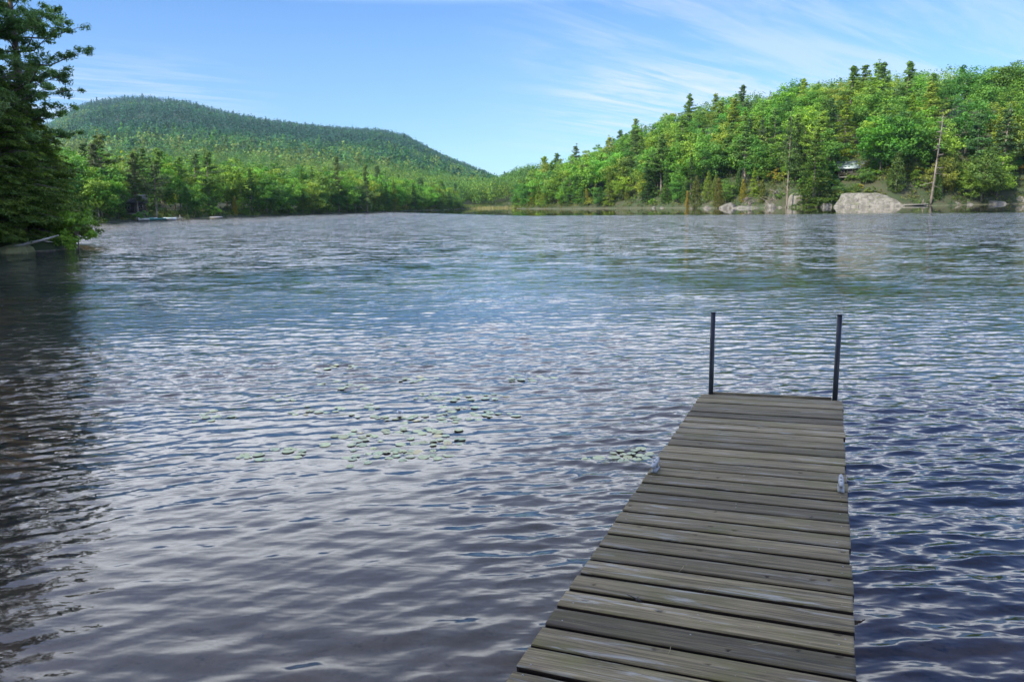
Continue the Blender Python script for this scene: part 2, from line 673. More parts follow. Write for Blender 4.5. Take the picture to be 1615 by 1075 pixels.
k.l.new(hgt, nb0.inputs["Height"])


def slopes(scale, stretch, detail):
    """random facet slopes of the wind ripples"""
    v = k.node("ShaderNodeVectorMath", operation='MULTIPLY')
    k.l.new(co, v.inputs[0])
    v.inputs[1].default_value = stretch
    n = k.node("ShaderNodeTexNoise")
    n.inputs["Scale"].default_value = scale
    n.inputs["Detail"].default_value = detail
    k.l.new(v.outputs[0], n.inputs["Vector"])
    u = k.node("ShaderNodeVectorMath", operation='SUBTRACT')
    k.l.new(n.outputs["Color"], u.inputs[0])
    u.inputs[1].default_value = (0.5, 0.5, 0.5)
    return u.outputs[0]


va = k.node("ShaderNodeVectorMath", operation='ADD')
k.l.new(slopes(2.4, (0.35, 1.0, 0.0), 3), va.inputs[0])
k.l.new(slopes(11.0, (0.45, 1.0, 0.0), 2), va.inputs[1])
vm = k.node("ShaderNodeVectorMath", operation='MULTIPLY')
k.l.new(va.outputs[0], vm.inputs[0])
vm.inputs[1].default_value = (0.5, 1.7, 0.0)
vsc = k.node("ShaderNodeVectorMath", operation='SCALE')
k.l.new(vm.outputs[0], vsc.inputs[0])
k.l.new(k.math('MULTIPLY', farw, ripple), vsc.inputs["Scale"])
vadd = k.node("ShaderNodeVectorMath", operation='ADD')
k.l.new(nb0.outputs[0], vadd.inputs[0])
k.l.new(vsc.outputs[0], vadd.inputs[1])
nb = k.node("ShaderNodeVectorMath", operation='NORMALIZE')
k.l.new(vadd.outputs[0], nb.inputs[0])
fr = k.node("ShaderNodeFresnel")
fr.inputs["IOR"].default_value = 1.333
k.l.new(nb.outputs[0], fr.inputs["Normal"])
gl = k.node("ShaderNodeBsdfGlossy")
gl.inputs["Color"].default_value = (1, 1, 1, 1)
k.l.new(nb.outputs[0], gl.inputs["Normal"])
k.set(gl.inputs["Roughness"], k.math('ADD', 0.015, k.math('MULTIPLY', farw, k.math('MULTIPLY', ripple, 0.07))))
tr = k.node("ShaderNodeBsdfTransparent")
tr.inputs["Color"].default_value = (0.76, 0.68, 0.56, 1)
body = k.node("ShaderNodeBsdfDiffuse")          # light scattered back by the water itself
body.inputs["Color"].default_value = (0.010, 0.026, 0.046, 1)
deep = k.node("ShaderNodeMixShader")
deep.inputs[0].default_value = 0.22
k.l.new(tr.outputs[0], deep.inputs[1])
k.l.new(body.outputs[0], deep.inputs[2])
tr = deep
mx = k.node("ShaderNodeMixShader")
k.l.new(fr.outputs[0], mx.inputs[0])
k.l.new(tr.outputs[0], mx.inputs[1])
k.l.new(gl.outputs[0], mx.inputs[2])
M_WATER = k.finish(mx)
ripple_a = amp / 1.0
far_a = sstep(8, 60, rr)
lake = obj("lake_water", mesh_np("lake_water", V3, q, M_WATER, True, {"ripple": ripple_a, "far": far_a}))
tag(lake, kind="structure")

# ------------------------------------------------------------------ dock
DO = np.array([1.65928205, 6.52314688, CAM_H - 1.66484171])
DA = np.array([1.05274694, -0.43875339, 0.03281652])
DB = np.array([-0.05963831, -0.14306699, 0.000329])
DW = float(np.linalg.norm(DA))
ex = DA / DW
ey = DB / np.linalg.norm(DB)
ey = ey - ex * (ex @ ey)
ey /= np.linalg.norm(ey)
ez = np.cross(ex, ey)
if ez[2] < 0:
    ez = -ez
# dock frame: x across, y towards the bank, z up (left-handed basis flipped so that x runs right to left)
ROT = np.c_[-ex, ey, np.cross(-ex, ey)]
PITCHB = 0.155


def dk(u, b, z=0.0):
    """dock coordinates: u metres from left edge, b boards from the outer end, z above the deck -> local"""
    return np.array([-u, b * PITCHB, z])


dock = empty("wooden_dock")
dm = np.eye(4)
dm[:3, :3] = ROT
dm[:3, 3] = DO
dock.matrix_world = Matrix(dm.tolist())
tag(dock, "weathered grey plank dock reaching out over the lake with two black pipe posts", "dock")

k = NT("weathered_planks")
tone = k.attr("tone").outputs["Fac"]
co = k.attr("grain").outputs["Color"]
g1 = k.noise(co, 1.0, 7, 0.65, 0.6, (3.0, 170.0, 8.0))
g2 = k.noise(co, 1.0, 5, 0.6, 1.4, (1.6, 45.0, 8.0))
g3 = k.noise(co, 1.0, 4, 0.6, 0.5, (3.0, 7.0, 8.0))
g4 = k.noise(co, 1.0, 8, 0.75, 0.2, (30.0, 260.0, 8.0))
c = k.mix(k.rng(g2, 0.3, 0.7), (0.078, 0.057, 0.023), (0.262, 0.200, 0.100))
c = k.mix(k.rng(g1, 0.42, 0.72, 0, 0.75), c, (0.052, 0.043, 0.03))
c = k.mix(k.rng(g3, 0.48, 0.68, 0, 0.65), c, (0.125, 0.108, 0.034))          # algae green
c = k.mix(k.rng(k.noise(co, 1.0, 5, 0.65, 0.6, (2.4, 26.0, 3.0)), 0.54, 0.70, 0, 0.85), c, (0.29, 0.27, 0.215))   # bleached silver
c = k.mix(k.rng(k.noise(co, 1.0, 3, 0.6, 0.3, (1.3, 5.0, 5.0)), 0.58, 0.72, 0, 0.6), c, (0.105, 0.07, 0.045))   # brown damp
c = k.mix(k.rng(g4, 0.62, 0.75, 0, 0.6), c, (0.03, 0.026, 0.02))
c = k.mix(k.rng(k.noise(co, 1.0, 6, 0.7, 0.3, (5.0, 420.0, 8.0)), 0.60, 0.66, 0, 0.85), c, (0.022, 0.017, 0.012))   # drying cracks
c = k.mix(k.rng(k.noise(co, 55.0, 4, 0.7), 0.66, 0.74, 0, 0.5), c, (0.33, 0.32, 0.27))                       # lichen flecks
knot = k.attr("knot").outputs["Fac"]
c = k.mix(knot, c, (0.018, 0.012, 0.008))
c = k.mix(k.attr('side').outputs['Fac'], c, (0.022, 0.014, 0.009))       # wet board sides, with the shade of the gaps painted in
c = k.mix(k.attr('nail').outputs['Fac'], c, (0.30, 0.28, 0.25))
hv = k.node("ShaderNodeHueSaturation")
k.set(hv.inputs["Value"], k.rng(tone, 0, 1, 0.55, 1.5))
k.set(hv.inputs["Saturation"], 1.0)
k.l.new(c, hv.inputs["Color"])
M_PLANK = k.finish(k.principled(hv.outputs[0], 0.78, k.bump(k.math('ADD', g1, k.math('MULTIPLY', g4, 0.5)), 0.55, 0.006), Specular_IOR_Level=0.35))
M_TIMBER = plain("wet_framing_timber", (0.05, 0.04, 0.03), 0.9)

# deck boards: rounded section swept along the width, with knots, nail heads and uneven ends
br = np.random.default_rng(11)
bv, bq, bt_, btone, bgrain, bknot, bside = [], [], [], [], [], [], []
nb_ = 0
KNOTS = {24: [(0.36, 0.028, 0.006), (0.95, 0.006, 0.005)], 25: [(0.62, 0.007, 0.005), (0.95, 0.004, 0.004)], 27: [(0.44, 0.024, 0.009)], 28: [(0.60, 0.009, 0.006), (0.30, 0.006, 0.004)],
         21: [(0.70, 0.012, 0.005)], 19: [(0.97, 0.020, 0.006)], 17: [(0.02, 0.008, 0.006)], 29: [(0.31, 0.007, 0.004)], 4: [(0.42, 0.012, 0.006)]}
NX = 96
for b in range(0, 38):
    gap = br.uniform(0.018, 0.030) if b > 12 else br.uniform(0.018, 0.026)
    wdt = PITCHB - gap
    y1 = b * PITCHB + br.normal(0, 0.0015)
    yc = y1 + PITCHB / 2
    th = 0.038
    x0 = br.normal(0, 0.004)
    x1 = DW + br.normal(0, 0.005)
    rot = br.normal(0, 0.0022)
    dz = br.normal(0, 0.0018)
    cup = br.uniform(-0.0012, 0.002)
    rd = 0.006
    prof = [(-wdt / 2, -th), (-wdt / 2, -rd * 1.15), (-wdt / 2, -rd), (-wdt / 2 + rd * 0.3, -rd * 0.3), (-wdt / 2 + rd, 0)]
    inner = np.linspace(-wdt / 2 + rd, wdt / 2 - rd, 16)[1:-1]
    prof += [(y, 0) for y in inner]
    prof += [(wdt / 2 - rd, 0), (wdt / 2 - rd * 0.3, -rd * 0.3), (wdt / 2, -rd), (wdt / 2, -rd * 1.15), (wdt / 2, -th)]
    prof = np.array(prof)
    xs = np.linspace(x0, x1, NX)
    Xg, _ = np.meshgrid(xs, prof[:, 0], indexing='ij')
    Yg = np.broadcast_to(prof[:, 0], Xg.shape).copy()
    Zg = np.broadcast_to(prof[:, 1], Xg.shape).copy()
    edge = 0.0018 * (vnoise(np.c_[xs * 9, np.full(NX, b * 3.1)], 4) - 0.5)[:, None]
    Yg = Yg * (1 + edge / wdt * 2)
    top = (Zg > -0.01)
    seedo = b * 17.3
    rel = 0.0016 * (fbm(np.c_[(Xg * 5).ravel(), (Yg * 60).ravel() + seedo], 3, 8) - 0.5).reshape(Xg.shape)
    Zg = Zg + top * (rel + cup * (Yg / (wdt / 2)) ** 2)
    kn = np.zeros(Xg.shape)
    for (ku, kr, kry) in KNOTS.get(b, []) + [(br.uniform(0.05, 0.95), br.uniform(0.003, 0.006), 0.004) for _ in range(br.integers(0, 3))]:
        kx = ku * DW
        ky = br.uniform(-0.25, 0.3) * wdt if kr > 0.008 else br.uniform(-0.4, 0.4) * wdt
        dd = np.hypot((Xg - kx) / max(kr, 0.012), (Yg - ky) / max(kry, 0.007))
        kn = np.maximum(kn, sstep(1.0, 0.55, dd))
    Zg = Zg - top * kn * 0.008
    Yw = yc + Yg + rot * (Xg - DW / 2)
    verts = np.stack([-Xg, Yw, Zg + dz], -1).reshape(-1, 3)
    npf = len(prof)
    i = np.arange(NX - 1)[:, None] * npf
    j = np.arange(npf)[None]
    j2 = (j + 1) % npf
    qd = np.stack([i + j, i + j2, i + npf + j2, i + npf + j], -1).reshape(-1, 4)
    # ends closed with centre fans
    verts = np.vstack([verts, verts[:npf].mean(0), verts[(NX - 1) * npf:].mean(0)])
    kk_ = np.arange(npf)
    kk2 = (kk_ + 1) % npf
    nv = NX * npf
    tr_ = np.vstack([np.stack([np.full(npf, nv), kk2, kk_], -1), np.stack([np.full(npf, nv + 1), (NX - 1) * npf + kk_, (NX - 1) * npf + kk2], -1)])
    off = len(np.vstack(bv)) if bv else 0
    bv.append(verts)
    bq.append(qd[:, ::-1] + off)
    bt_.append(tr_[:, ::-1] + off)
    btone.append(np.full(len(verts), np.clip(br.normal(0.5, 0.24), 0, 1)))
    g = np.c_[verts[:, 0] + seedo, verts[:, 1] - yc, verts[:, 2] + b * 1.37]
    bgrain.append(g)
    bknot.append(np.r_[kn.ravel(), 0, 0])
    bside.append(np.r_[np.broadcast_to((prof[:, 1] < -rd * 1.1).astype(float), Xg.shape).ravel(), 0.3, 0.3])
nh = MB()
for b in range(9, 38):
    for u in (0.045, DW - 0.045, DW / 2):
        for yo in (0.3, 0.7):
            if br.random() < (0.45 if u != DW / 2 else 0.75):
                continue
            q0 = np.array([-(u + br.normal(0, 0.008)), (b + yo) * PITCHB + br.normal(0, 0.006), 0.0])
            nh.tube([q0, q0 + [0, 0, 0.002]], 0.0034, 7)
nv_ = np.vstack(nh.v)
off = len(np.vstack(bv))
bq.append(np.vstack(nh.q) + off)
bt_.append(np.vstack(nh.t) + off)
bv.append(nv_)
btone.append(np.full(len(nv_), 0.5))
bgrain.append(nv_)
bknot.append(np.zeros(len(nv_)))
bside.append(np.zeros(len(nv_)))
bnail = np.zeros(off + len(nv_))
bnail[off:] = 1
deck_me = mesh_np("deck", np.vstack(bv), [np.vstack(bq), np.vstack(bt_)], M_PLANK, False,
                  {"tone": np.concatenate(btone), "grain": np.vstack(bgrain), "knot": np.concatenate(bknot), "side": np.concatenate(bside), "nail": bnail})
deck = obj("deck", deck_me, dock)


def dock_part(name, mb, mat, smooth=False):
    return obj(name, mb.mesh(name, mat, smooth), dock)


for u in (0.045, DW / 2, DW - 0.045):
    mb = MB()
    mb.box(dk(u, 18.5, -0.125), (0.04, 37.3 * PITCHB, 0.17))
    dock_part("stringer", mb, M_TIMBER)
# end board standing between the posts, its grain as on the deck
mb = MB()
mb.box(dk(DW * 0.505, -0.30, -0.019), (DW * 0.84, 0.036, 0.05))
mb.box(dk(DW * 0.505, -0.33, -0.11), (DW * 0.96, 0.036, 0.165))
eb = mb.mesh("end_board", M_PLANK)
vv = np.empty(len(eb.vertices) * 3)
eb.vertices.foreach_get("co", vv)
vv = vv.reshape(-1, 3)
at = eb.attributes.new("grain", 'FLOAT_COLOR', 'POINT')
at.data.foreach_set("color", np.c_[vv + 91.0, np.ones(len(vv))].astype(np.float32).ravel())
at = eb.attributes.new("tone", 'FLOAT', 'POINT')
at.data.foreach_set("value", np.full(len(vv), 0.35, np.float32))
obj("end_board", eb, dock)

M_POST = plain("black_painted_pipe", (0.014, 0.016, 0.02), 0.42, 0.3, 0.4, 14)
M_RUST = plain("rusty_collar", (0.05, 0.03, 0.02), 0.8)
inv_rot = np.linalg.inv(ROT)
for (u, b, ztop) in ((0.0666 * DW, -0.22, 0.712), (0.9477 * DW, -0.20, 0.703)):
    base = dk(u, b, 0)
    upv = inv_rot @ np.array([0, 0, 1.0])
    mb = MB()
    mb.tube([base - upv * 2.6, base - upv * 1, base, base + upv * ztop], 0.0205, 20)
    mb.tube([base + upv * (ztop - 0.004), base + upv * (ztop + 0.004)], 0.0222, 20)
    po = dock_part("post", mb, M_POST, False)
    mb = MB()
    mb.tube([base - upv * 0.16, base - upv * 0.045], 0.030, 16)
    mb.box(base - upv * 0.10 + np.array([0, 0.035, 0]), (0.05, 0.03, 0.11))
    obj("collar", mb.mesh("collar", M_RUST), po)

# cleats: two-horned galvanised dock cleats, each with base feet and two bolt holes
M_ZINC = plain("galvanised_metal", (0.27, 0.27, 0.26), 0.5, 0.3, 0.25, 30)
M_HOLE = plain("dark_bolt", (0.02, 0.02, 0.02), 0.6)


def cleat(u, b):
    mb = MB()
    o = dk(u, b, 0)
    s = np.linspace(-1, 1, 15)
    pts = np.array([o + np.array([0, t * 0.105, 0.046 + 0.010 * t * t]) for t in s])
    prof = 0.0165 * (1 - 0.55 * np.abs(s) ** 2.2)
    prof[0] = prof[-1] = 0.003
    mb.tube(pts, prof, 10)
    for t in (-0.032, 0.032):
        mb.tube([o + np.array([0, t * 1.25, 0.002]), o + np.array([0, t * 1.1, 0.012]), o + np.array([0, t, 0.03]), o + np.array([0, t * 0.9, 0.046])],
                [0.020, 0.017, 0.0125, 0.0125], 12)
    mb.box(o + np.array([0, 0, 0.006]), (0.036, 0.11, 0.009))
    c = dock_part("cleat", mb, M_ZINC, True)
    for t in (-0.026, 0.026):
        mb = MB()
        mb.tube([o + np.array([0, t, 0.055]), o + np.array([0, t, 0.0635])], 0.0062, 10)
        obj("bolt", mb.mesh("bolt", M_HOLE), c)
    return c


cleat(0.022 * DW + 0.012, 13.55)
cleat(0.9705 * DW, 13.85)

# the small twig and needles lying on the deck
def deck_thing(name, u, b, z, mb, mat, label, cat):
    o = obj(name, mb.mesh(name, mat))
    lm = np.eye(4)
    lm[:3, :3] = ROT
    lm[:3, 3] = DO + ROT @ dk(u * DW, b, z)
    o.matrix_world = Matrix(lm.tolist())
    return tag(o, label, cat)


M_TWIG = plain("dark_twig", (0.02, 0.014, 0.01), 0.8)
M_NEEDLE = plain("dry_needle", (0.32, 0.24, 0.12), 0.7)
mb = MB()
mb.tube([(0.045, -0.03, 0.004), (0.02, -0.012, 0.008), (0, 0, 0.007), (-0.02, 0.004, 0.004)], [0.0012, 0.0018, 0.004, 0.002], 6)
mb.tube([(0.0, 0.0, 0.007), (-0.012, -0.02, 0.008)], [0.002, 0.001], 5)
mb.tube([(-0.003, 0.001, 0.006), (-0.018, 0.012, 0.006), (-0.028, 0.009, 0.003)], [0.005, 0.006, 0.002], 6)
deck_thing("twig", 0.262, 24.05, 0.001, mb, M_TWIG, "small dark forked twig lying across a gap near the dock's near end", "twig")
for (u, b, a_, lab) in ((0.50, 22.9, 1.2, "pale dry pine needle standing across a board gap mid dock"), (0.445, 26.2, 1.45, "thin dry pine needle lying on a knotty board near the bottom"),
                        (0.70, 25.3, 0.5, "dry bent needle on the greenest board right of centre"), (0.38, 21.9, 1.3, "dry pale needle lying on the silvery board above the twig")):
    mb = MB()
    mb.tube([(0.03 * math.cos(a_), 0.03 * math.sin(a_), 0.003), (0, 0, 0.005), (-0.032 * math.cos(a_ + .2), -0.032 * math.sin(a_ + .2), 0.003)], [0.0006, 0.001, 0.0006], 5)
    deck_thing("pine_needle", u, b, 0.001, mb, M_NEEDLE, lab, "needle")


# ------------------------------------------------------------------ tree kinds
def leaf_quads(C, N, size, aspect, g, droop=0.0):
    """quads at centres C with rough normals N"""
    n = len(C)
    N = N / (np.linalg.norm(N, axis=1)[:, None] + 1e-9)
    r = g.normal(size=(n, 3))
    a = np.cross(N, r)
    a /= np.linalg.norm(a, axis=1)[:, None] + 1e-9
    b = np.cross(N, a)
    s = size * g.uniform(0.6, 1.35, n)[:, None]
    a, b = a * s * 0.5, b * s * 0.5 * aspect
    v = np.stack([C - a - b * 0.45, C + a * 0.1 - b, C + a * 1.1 + b * 0.2, C - a * 0.1 + b], 1).reshape(-1, 3)
    return v, np.arange(n * 4).reshape(-1, 4)


class Crown:
    def __init__(s, g):
        s.v, s.t, s.g = [], [], g

    def clump(s, c, rad, n, size, aspect=0.7, tint=None, up=0.3, hollow=0.55):
        g = s.g
        u = g.normal(size=(n, 3))
        u /= np.linalg.norm(u, axis=1)[:, None]
        rr_ = g.uniform(hollow, 1.05, n)[:, None]
        C = np.asarray(c) + u * rr_ * np.asarray(rad)
        N = u + g.normal(size=(n, 3)) * 0.55 + np.array([0, 0, up])
        v, _ = leaf_quads(C, N, size, aspect, g)
        s.v.append(v)
        tt = g.uniform(0.2, 0.8) if tint is None else tint
        s.t.append(np.repeat(np.clip(tt + g.normal(0, 0.14, n), 0, 1), 4))

    def spray(s, p0, p1, width, n, size, aspect=0.4, tint=None, thick=0.12, droop=0.0):
        """flat fan of foliage along a branch"""
        g = s.g
        p0, p1 = np.asarray(p0, float), np.asarray(p1, float)
        d = p1 - p0
        L = np.linalg.norm(d)
        side = np.cross(d / L, [0, 0, 1.0])
        side /= np.linalg.norm(side) + 1e-9
        t = g.beta(1.5, 1.2, n)
        w = width * np.sin(np.clip(t, 0.08, 1) ** 0.8 * math.pi * 0.93) + 0.04
        o = g.uniform(-1, 1, n) * w
        C = p0 + d * t[:, None] + side * o[:, None]
        C[:, 2] += g.normal(0, thick, n) - droop * (np.abs(o) + 0.4 * L * t * t)
        N = np.array([0, 0, 1.0]) + g.normal(size=(n, 3)) * 0.5
        v, _ = leaf_quads(C, N, size, aspect, g)
        s.v.append(v)
        tt = g.uniform(0.2, 0.8) if tint is None else tint
        s.t.append(np.repeat(np.clip(tt + g.normal(0, 0.14, n), 0, 1), 4))

    def arrays(s):
        v = np.vstack(s.v)
        return v, np.arange(len(v)).reshape(-1, 4), np.concatenate(s.t)

    def mesh(s, name, mat=None):
        v, q_, t = s.arrays()
        return mesh_np(name, v, q_, mat or M_LEAF, False, {"tint": t})


def pine(seed, H=18.0, bare=0.35, width=0.2, dens=1.0, leaf=0.42, near=False):
    """white pine: straight trunk, level tiers of feathery limbs with gaps"""
    g = np.random.default_rng(seed)
    tb, cr = MB(), Crown(g)
    lean = g.normal(0, 0.012, 2)
    zs = np.linspace(0, H, 14)
    bow = np.cumsum(g.normal(0, 0.035, (14, 2)), 0)
    pts = np.c_[lean[0] * zs + bow[:, 0], lean[1] * zs + bow[:, 1], zs]
    r0 = 0.0135 * H
    tb.tube(pts, r0 * (1 - zs / H) ** 0.8 + 0.025, 8)
    z = bare * H
    at_ = lambda zz_: np.array([np.interp(zz_, zs, pts[:, 0]), np.interp(zz_, zs, pts[:, 1]), zz_])
    while z < H * 0.985:
        f = (z - bare * H) / (H * (1 - bare))
        prof = (0.75 + 0.5 * math.sin(min(f * 1.7, 1) * math.pi)) * (1 - f) ** 0.62 + 0.06
        for i in range(g.integers(3, 6)):
            th = g.uniform(0, 6.283)
            L = width * H * prof * g.uniform(0.45, 1.2)
            if g.random() < 0.12:
                continue
            rise = g.uniform(-0.08, 0.16) + 0.35 * f
            p0 = at_(z + g.uniform(-0.2, 0.2))
            dv = np.array([math.cos(th), math.sin(th), rise])
            p1 = p0 + dv * L
            pm = (p0 + p1) / 2 - np.array([0, 0, 0.06 * L])
            p1[2] += 0.10 * L
            tb.tube([p0, pm, p1], [0.012 * L + 0.02, 0.009 * L + 0.012, 0.01], 4, False)
            tint = np.clip(g.uniform(0.15, 0.75) + 0.1 * f, 0, 1)
            if near:
                nb2 = max(4, int(L * 2.3))
                for j in range(nb2):
                    t = g.uniform(0.3, 1.0)
                    pb = (1 - t) ** 2 * p0 + 2 * t * (1 - t) * pm + t * t * p1
                    dr_ = np.array([math.cos(th + g.uniform(-1.1, 1.1)), math.sin(th + g.uniform(-1.1, 1.1)), g.uniform(0.05, 0.5)])
                    pe = pb + dr_ * L * g.uniform(0.12, 0.3)
                    tb.tube([pb, pe], [0.018, 0.006], 3, False)
                    cr.clump(pe, np.array([0.42, 0.42, 0.24]) * g.uniform(0.7, 1.25), int(46 * dens), leaf, 0.25, tint, 0.4, 0.15)
            else:
                nfo = max(2, int(round(L / 0.85)))
                for j in range(nfo):
                    t = 0.30 + 0.7 * (j + g.uniform(0.2, 0.8)) / nfo
                    pc = (1 - t) ** 2 * p0 + 2 * t * (1 - t) * pm + t * t * p1
                    pc = pc + g.normal(0, 0.16, 3)
                    w = (0.55 + 0.28 * L * math.sin(t * math.pi * 0.9)) * g.uniform(0.7, 1.1)
                    cr.clump(pc, (w, w, 0.30), int(20 * dens), leaf, 0.55, tint, 0.7, 0.2)
        z += g.uniform(0.5, 0.85) * (0.055 * H if near else 0.06 * H)
    cr.clump(at_(H), (0.3, 0.3, 0.6), 20, leaf, 0.5, 0.6)
    return tb, cr


def hemlock(seed, H=15.0, width=0.24, dens=1.0, leaf=0.36, bare=0.04, near=False):
    """hemlock/spruce: full cone of drooping sprays"""
    g = np.random.default_rng(seed)
    tb, cr = MB(), Crown(g)
    zs = np.linspace(0, H, 8)
    tb.tube(np.c_[0.006 * zs * g.normal(), 0.006 * zs * g.normal(), zs], 0.013 * H * (1 - zs / H) + 0.02, 7)
    z = bare * H + 0.3
    while z < H * 0.99:
        f = z / H
        for i in range(7 if not near else 9):
            th = g.uniform(0, 6.283)
            L = (width * H * (1 - f) ** 0.85 + 0.15) * g.uniform(0.6, 1.15)
            drop = g.uniform(-0.02, 0.3) * (1 - f)
            p0 = np.array([0, 0, z])
            p1 = p0 + np.array([math.cos(th) * L, math.sin(th) * L, -drop * L + 0.1 * f])
            tint = g.uniform(0.15, 0.8)
            if near:
                tb.tube([p0, (p0 + p1) / 2 + [0, 0, 0.05 * L], p1], [0.03, 0.02, 0.006], 3, False)
                for j in range(max(2, int(L * 3))):
                    t = g.uniform(0.2, 1.0)
                    pb = p0 + (p1 - p0) * t
                    aa = th + g.choice([-1, 1]) * g.uniform(0.3, 1.1)
                    l2 = (0.25 + 0.45 * L * (1 - t * 0.6)) * g.uniform(0.5, 1)
                    pe = pb + np.array([math.cos(aa) * l2, math.sin(aa) * l2, -0.28 * l2])
                    cr.spray(pb, pe, 0.22 * l2 + 0.06, int(34 * dens * (0.4 + l2)), leaf, 0.45, tint, 0.035, 0.25)
            else:
                cr.spray(p0 + (p1 - p0) * 0.15, p1, 0.30 * L + 0.1, int((10 + 10 * L) * dens), leaf, 0.6, tint, 0.10, 0.12)
        z += (0.045 * H if not near else 0.034 * H) * g.uniform(0.7, 1.1)
    return tb, cr


def broadleaf(seed, H=13.0, W=0.34, dens=1.0, leaf=0.42, base=0.22, nclump=46):
    g = np.random.default_rng(seed)
    tb, cr = MB(), Crown(g)
    zc, rz_, rx = H * (base + (1 - base) / 2), H * (1 - base) / 2, W * H
    zs = np.linspace(0, zc, 6)
    tb.tube(np.c_[0.15 * np.sin(zs), 0.15 * np.cos(zs * 0.7) - 0.15, zs], np.linspace(0.014 * H, 0.007 * H, 6), 7)
    for i in range(nclump):
        u = g.normal(size=3)
        u /= np.linalg.norm(u)
        rr_ = g.uniform(0.35, 0.95)
        s = 1 + 0.22 * math.sin(3 * math.atan2(u[1], u[0]) + seed) + g.normal(0, 0.1)
        c = np.array([u[0] * rx * rr_ * s, u[1] * rx * rr_ * s, zc + u[2] * rz_ * rr_ * (1.1 if u[2] > 0 else 0.95)])
        w = H * g.uniform(0.065, 0.125)
        cr.clump(c, (w * 1.15, w * 1.15, w * 0.72), int(62 * dens), leaf, 0.75, None, 0.45, 0.5)
        if i % 3 == 0:
            zz_ = np.clip(c[2] * 0.6, base * H * 0.8, zc)
            tb.tube([(0, 0, zz_), c * np.array([0.55, 0.55, 0]) + [0, 0, (zz_ + c[2]) / 2 + 0.2], c], [0.006 * H, 0.004 * H, 0.015], 4, False)
    return tb, cr


def cedar(seed, H=8.0, W=0.2, dens=1.0, leaf=0.3):
    """dense narrow cone"""
    g = np.random.default_rng(seed)
    tb, cr = MB(), Crown(g)
    zs = np.linspace(0, H * 0.9, 5)
    tb.tube(np.c_[0 * zs, 0 * zs, zs], np.linspace(0.014 * H, 0.01, 5), 6)
    for i in range(40):
        f = (i + 0.5) / 40
        rad = W * H * (1 - f) ** 0.75 * min(1, 0.45 + 3 * f)
        for j in range(5):
            th = g.uniform(0, 6.283)
            rr_ = rad * g.uniform(0.4, 0.95)
            cr.clump((math.cos(th) * rr_, math.sin(th) * rr_, H * (0.04 + 0.95 * f)), (0.45, 0.45, 0.5), int(15 * dens), leaf, 0.5, None, 0.2, 0.4)
    return tb, cr


def snag(seed, H=17.0, dead=1.0):
    """dead standing trunk with bare broken limbs"""
    g = np.random.default_rng(seed)
    tb = MB()
    zs = np.linspace(0, H, 12)
    bow = np.cumsum(g.normal(0, 0.05, (12, 2)), 0)
    pts = np.c_[0.06 * zs + bow[:, 0], bow[:, 1], zs]
    tb.tube(pts, 0.0115 * H * (1 - zs / H) ** 0.7 + 0.04, 8)
    for i in range(38):
        z = H * g.uniform(0.16, 0.97)
        th = g.uniform(0, 6.283)
        L = g.uniform(0.8, 3.4) * (1.15 - 0.6 * z / H)
        p0 = np.array([np.interp(z, zs, pts[:, 0]), np.interp(z, zs, pts[:, 1]), z])
        d = np.array([math.cos(th), math.sin(th), g.uniform(-0.35, 0.15)])
        pm = p0 + d * L * 0.5 + g.normal(0, 0.1, 3)
        p1 = p0 + d * L + [0, 0, g.uniform(-0.2, 0.4)]
        tb.tube([p0, pm, p1], [0.095, 0.07, 0.03], 5, False)
        for _ in range(g.integers(0, 3)):
            t = g.uniform(0.4, 0.9)
            pb = p0 + (p1 - p0) * t
            tb.tube([pb, pb + g.normal(0, 0.45, 3)], [0.028, 0.01], 3, False)
    return tb


class Kind:
    def __init__(s, name, cat, H, variants, bark=None):
        s.name, s.cat, s.H, s.meshes = name, cat, H, []
        for tb, cr in variants:
            s.meshes.append((tb.mesh("trunk", bark or M_BARK, True), cr.mesh("crown")))


K_PINE = Kind("pine_tree", "pine tree", 18.0, [pine(100, bare=0.32, dens=1.6), pine(101, bare=0.2, width=0.22, dens=1.6), pine(102, bare=0.42, width=0.18, dens=1.2), pine(103, bare=0.12, width=0.24, dens=1.7), pine(104, bare=0.25, width=0.2, dens=1.7)])
K_HEM = Kind("hemlock_tree", "conifer", 15.0, [hemlock(200, dens=1.5), hemlock(201, width=0.22, dens=1.5), hemlock(202, width=0.29, dens=1.6), hemlock(203, width=0.19, dens=1.5)])
K_LEAF = Kind("broadleaf_tree", "broadleaf tree", 13.0, [broadleaf(300, base=0.1, dens=1.2, nclump=60), broadleaf(301, W=0.32, base=0.08, dens=1.2, nclump=56), broadleaf(302, W=0.38, base=0.08, dens=1.2, nclump=66), broadleaf(303, W=0.29, base=0.14, dens=1.2), broadleaf(304, W=0.35, base=0.05, nclump=70, dens=1.2)])
K_CEDAR = Kind("cedar_tree", "conifer", 8.0, [cedar(400), cedar(401, W=0.26), cedar(402, W=0.16)])
K_BUSH = Kind("shore_shrub", "shrub", 3.2, [broadleaf(500, H=3.2, W=0.55, base=0.02, leaf=0.26, nclump=26), broadleaf(501, H=3.2, W=0.7, base=0.0, leaf=0.26, nclump=26)])

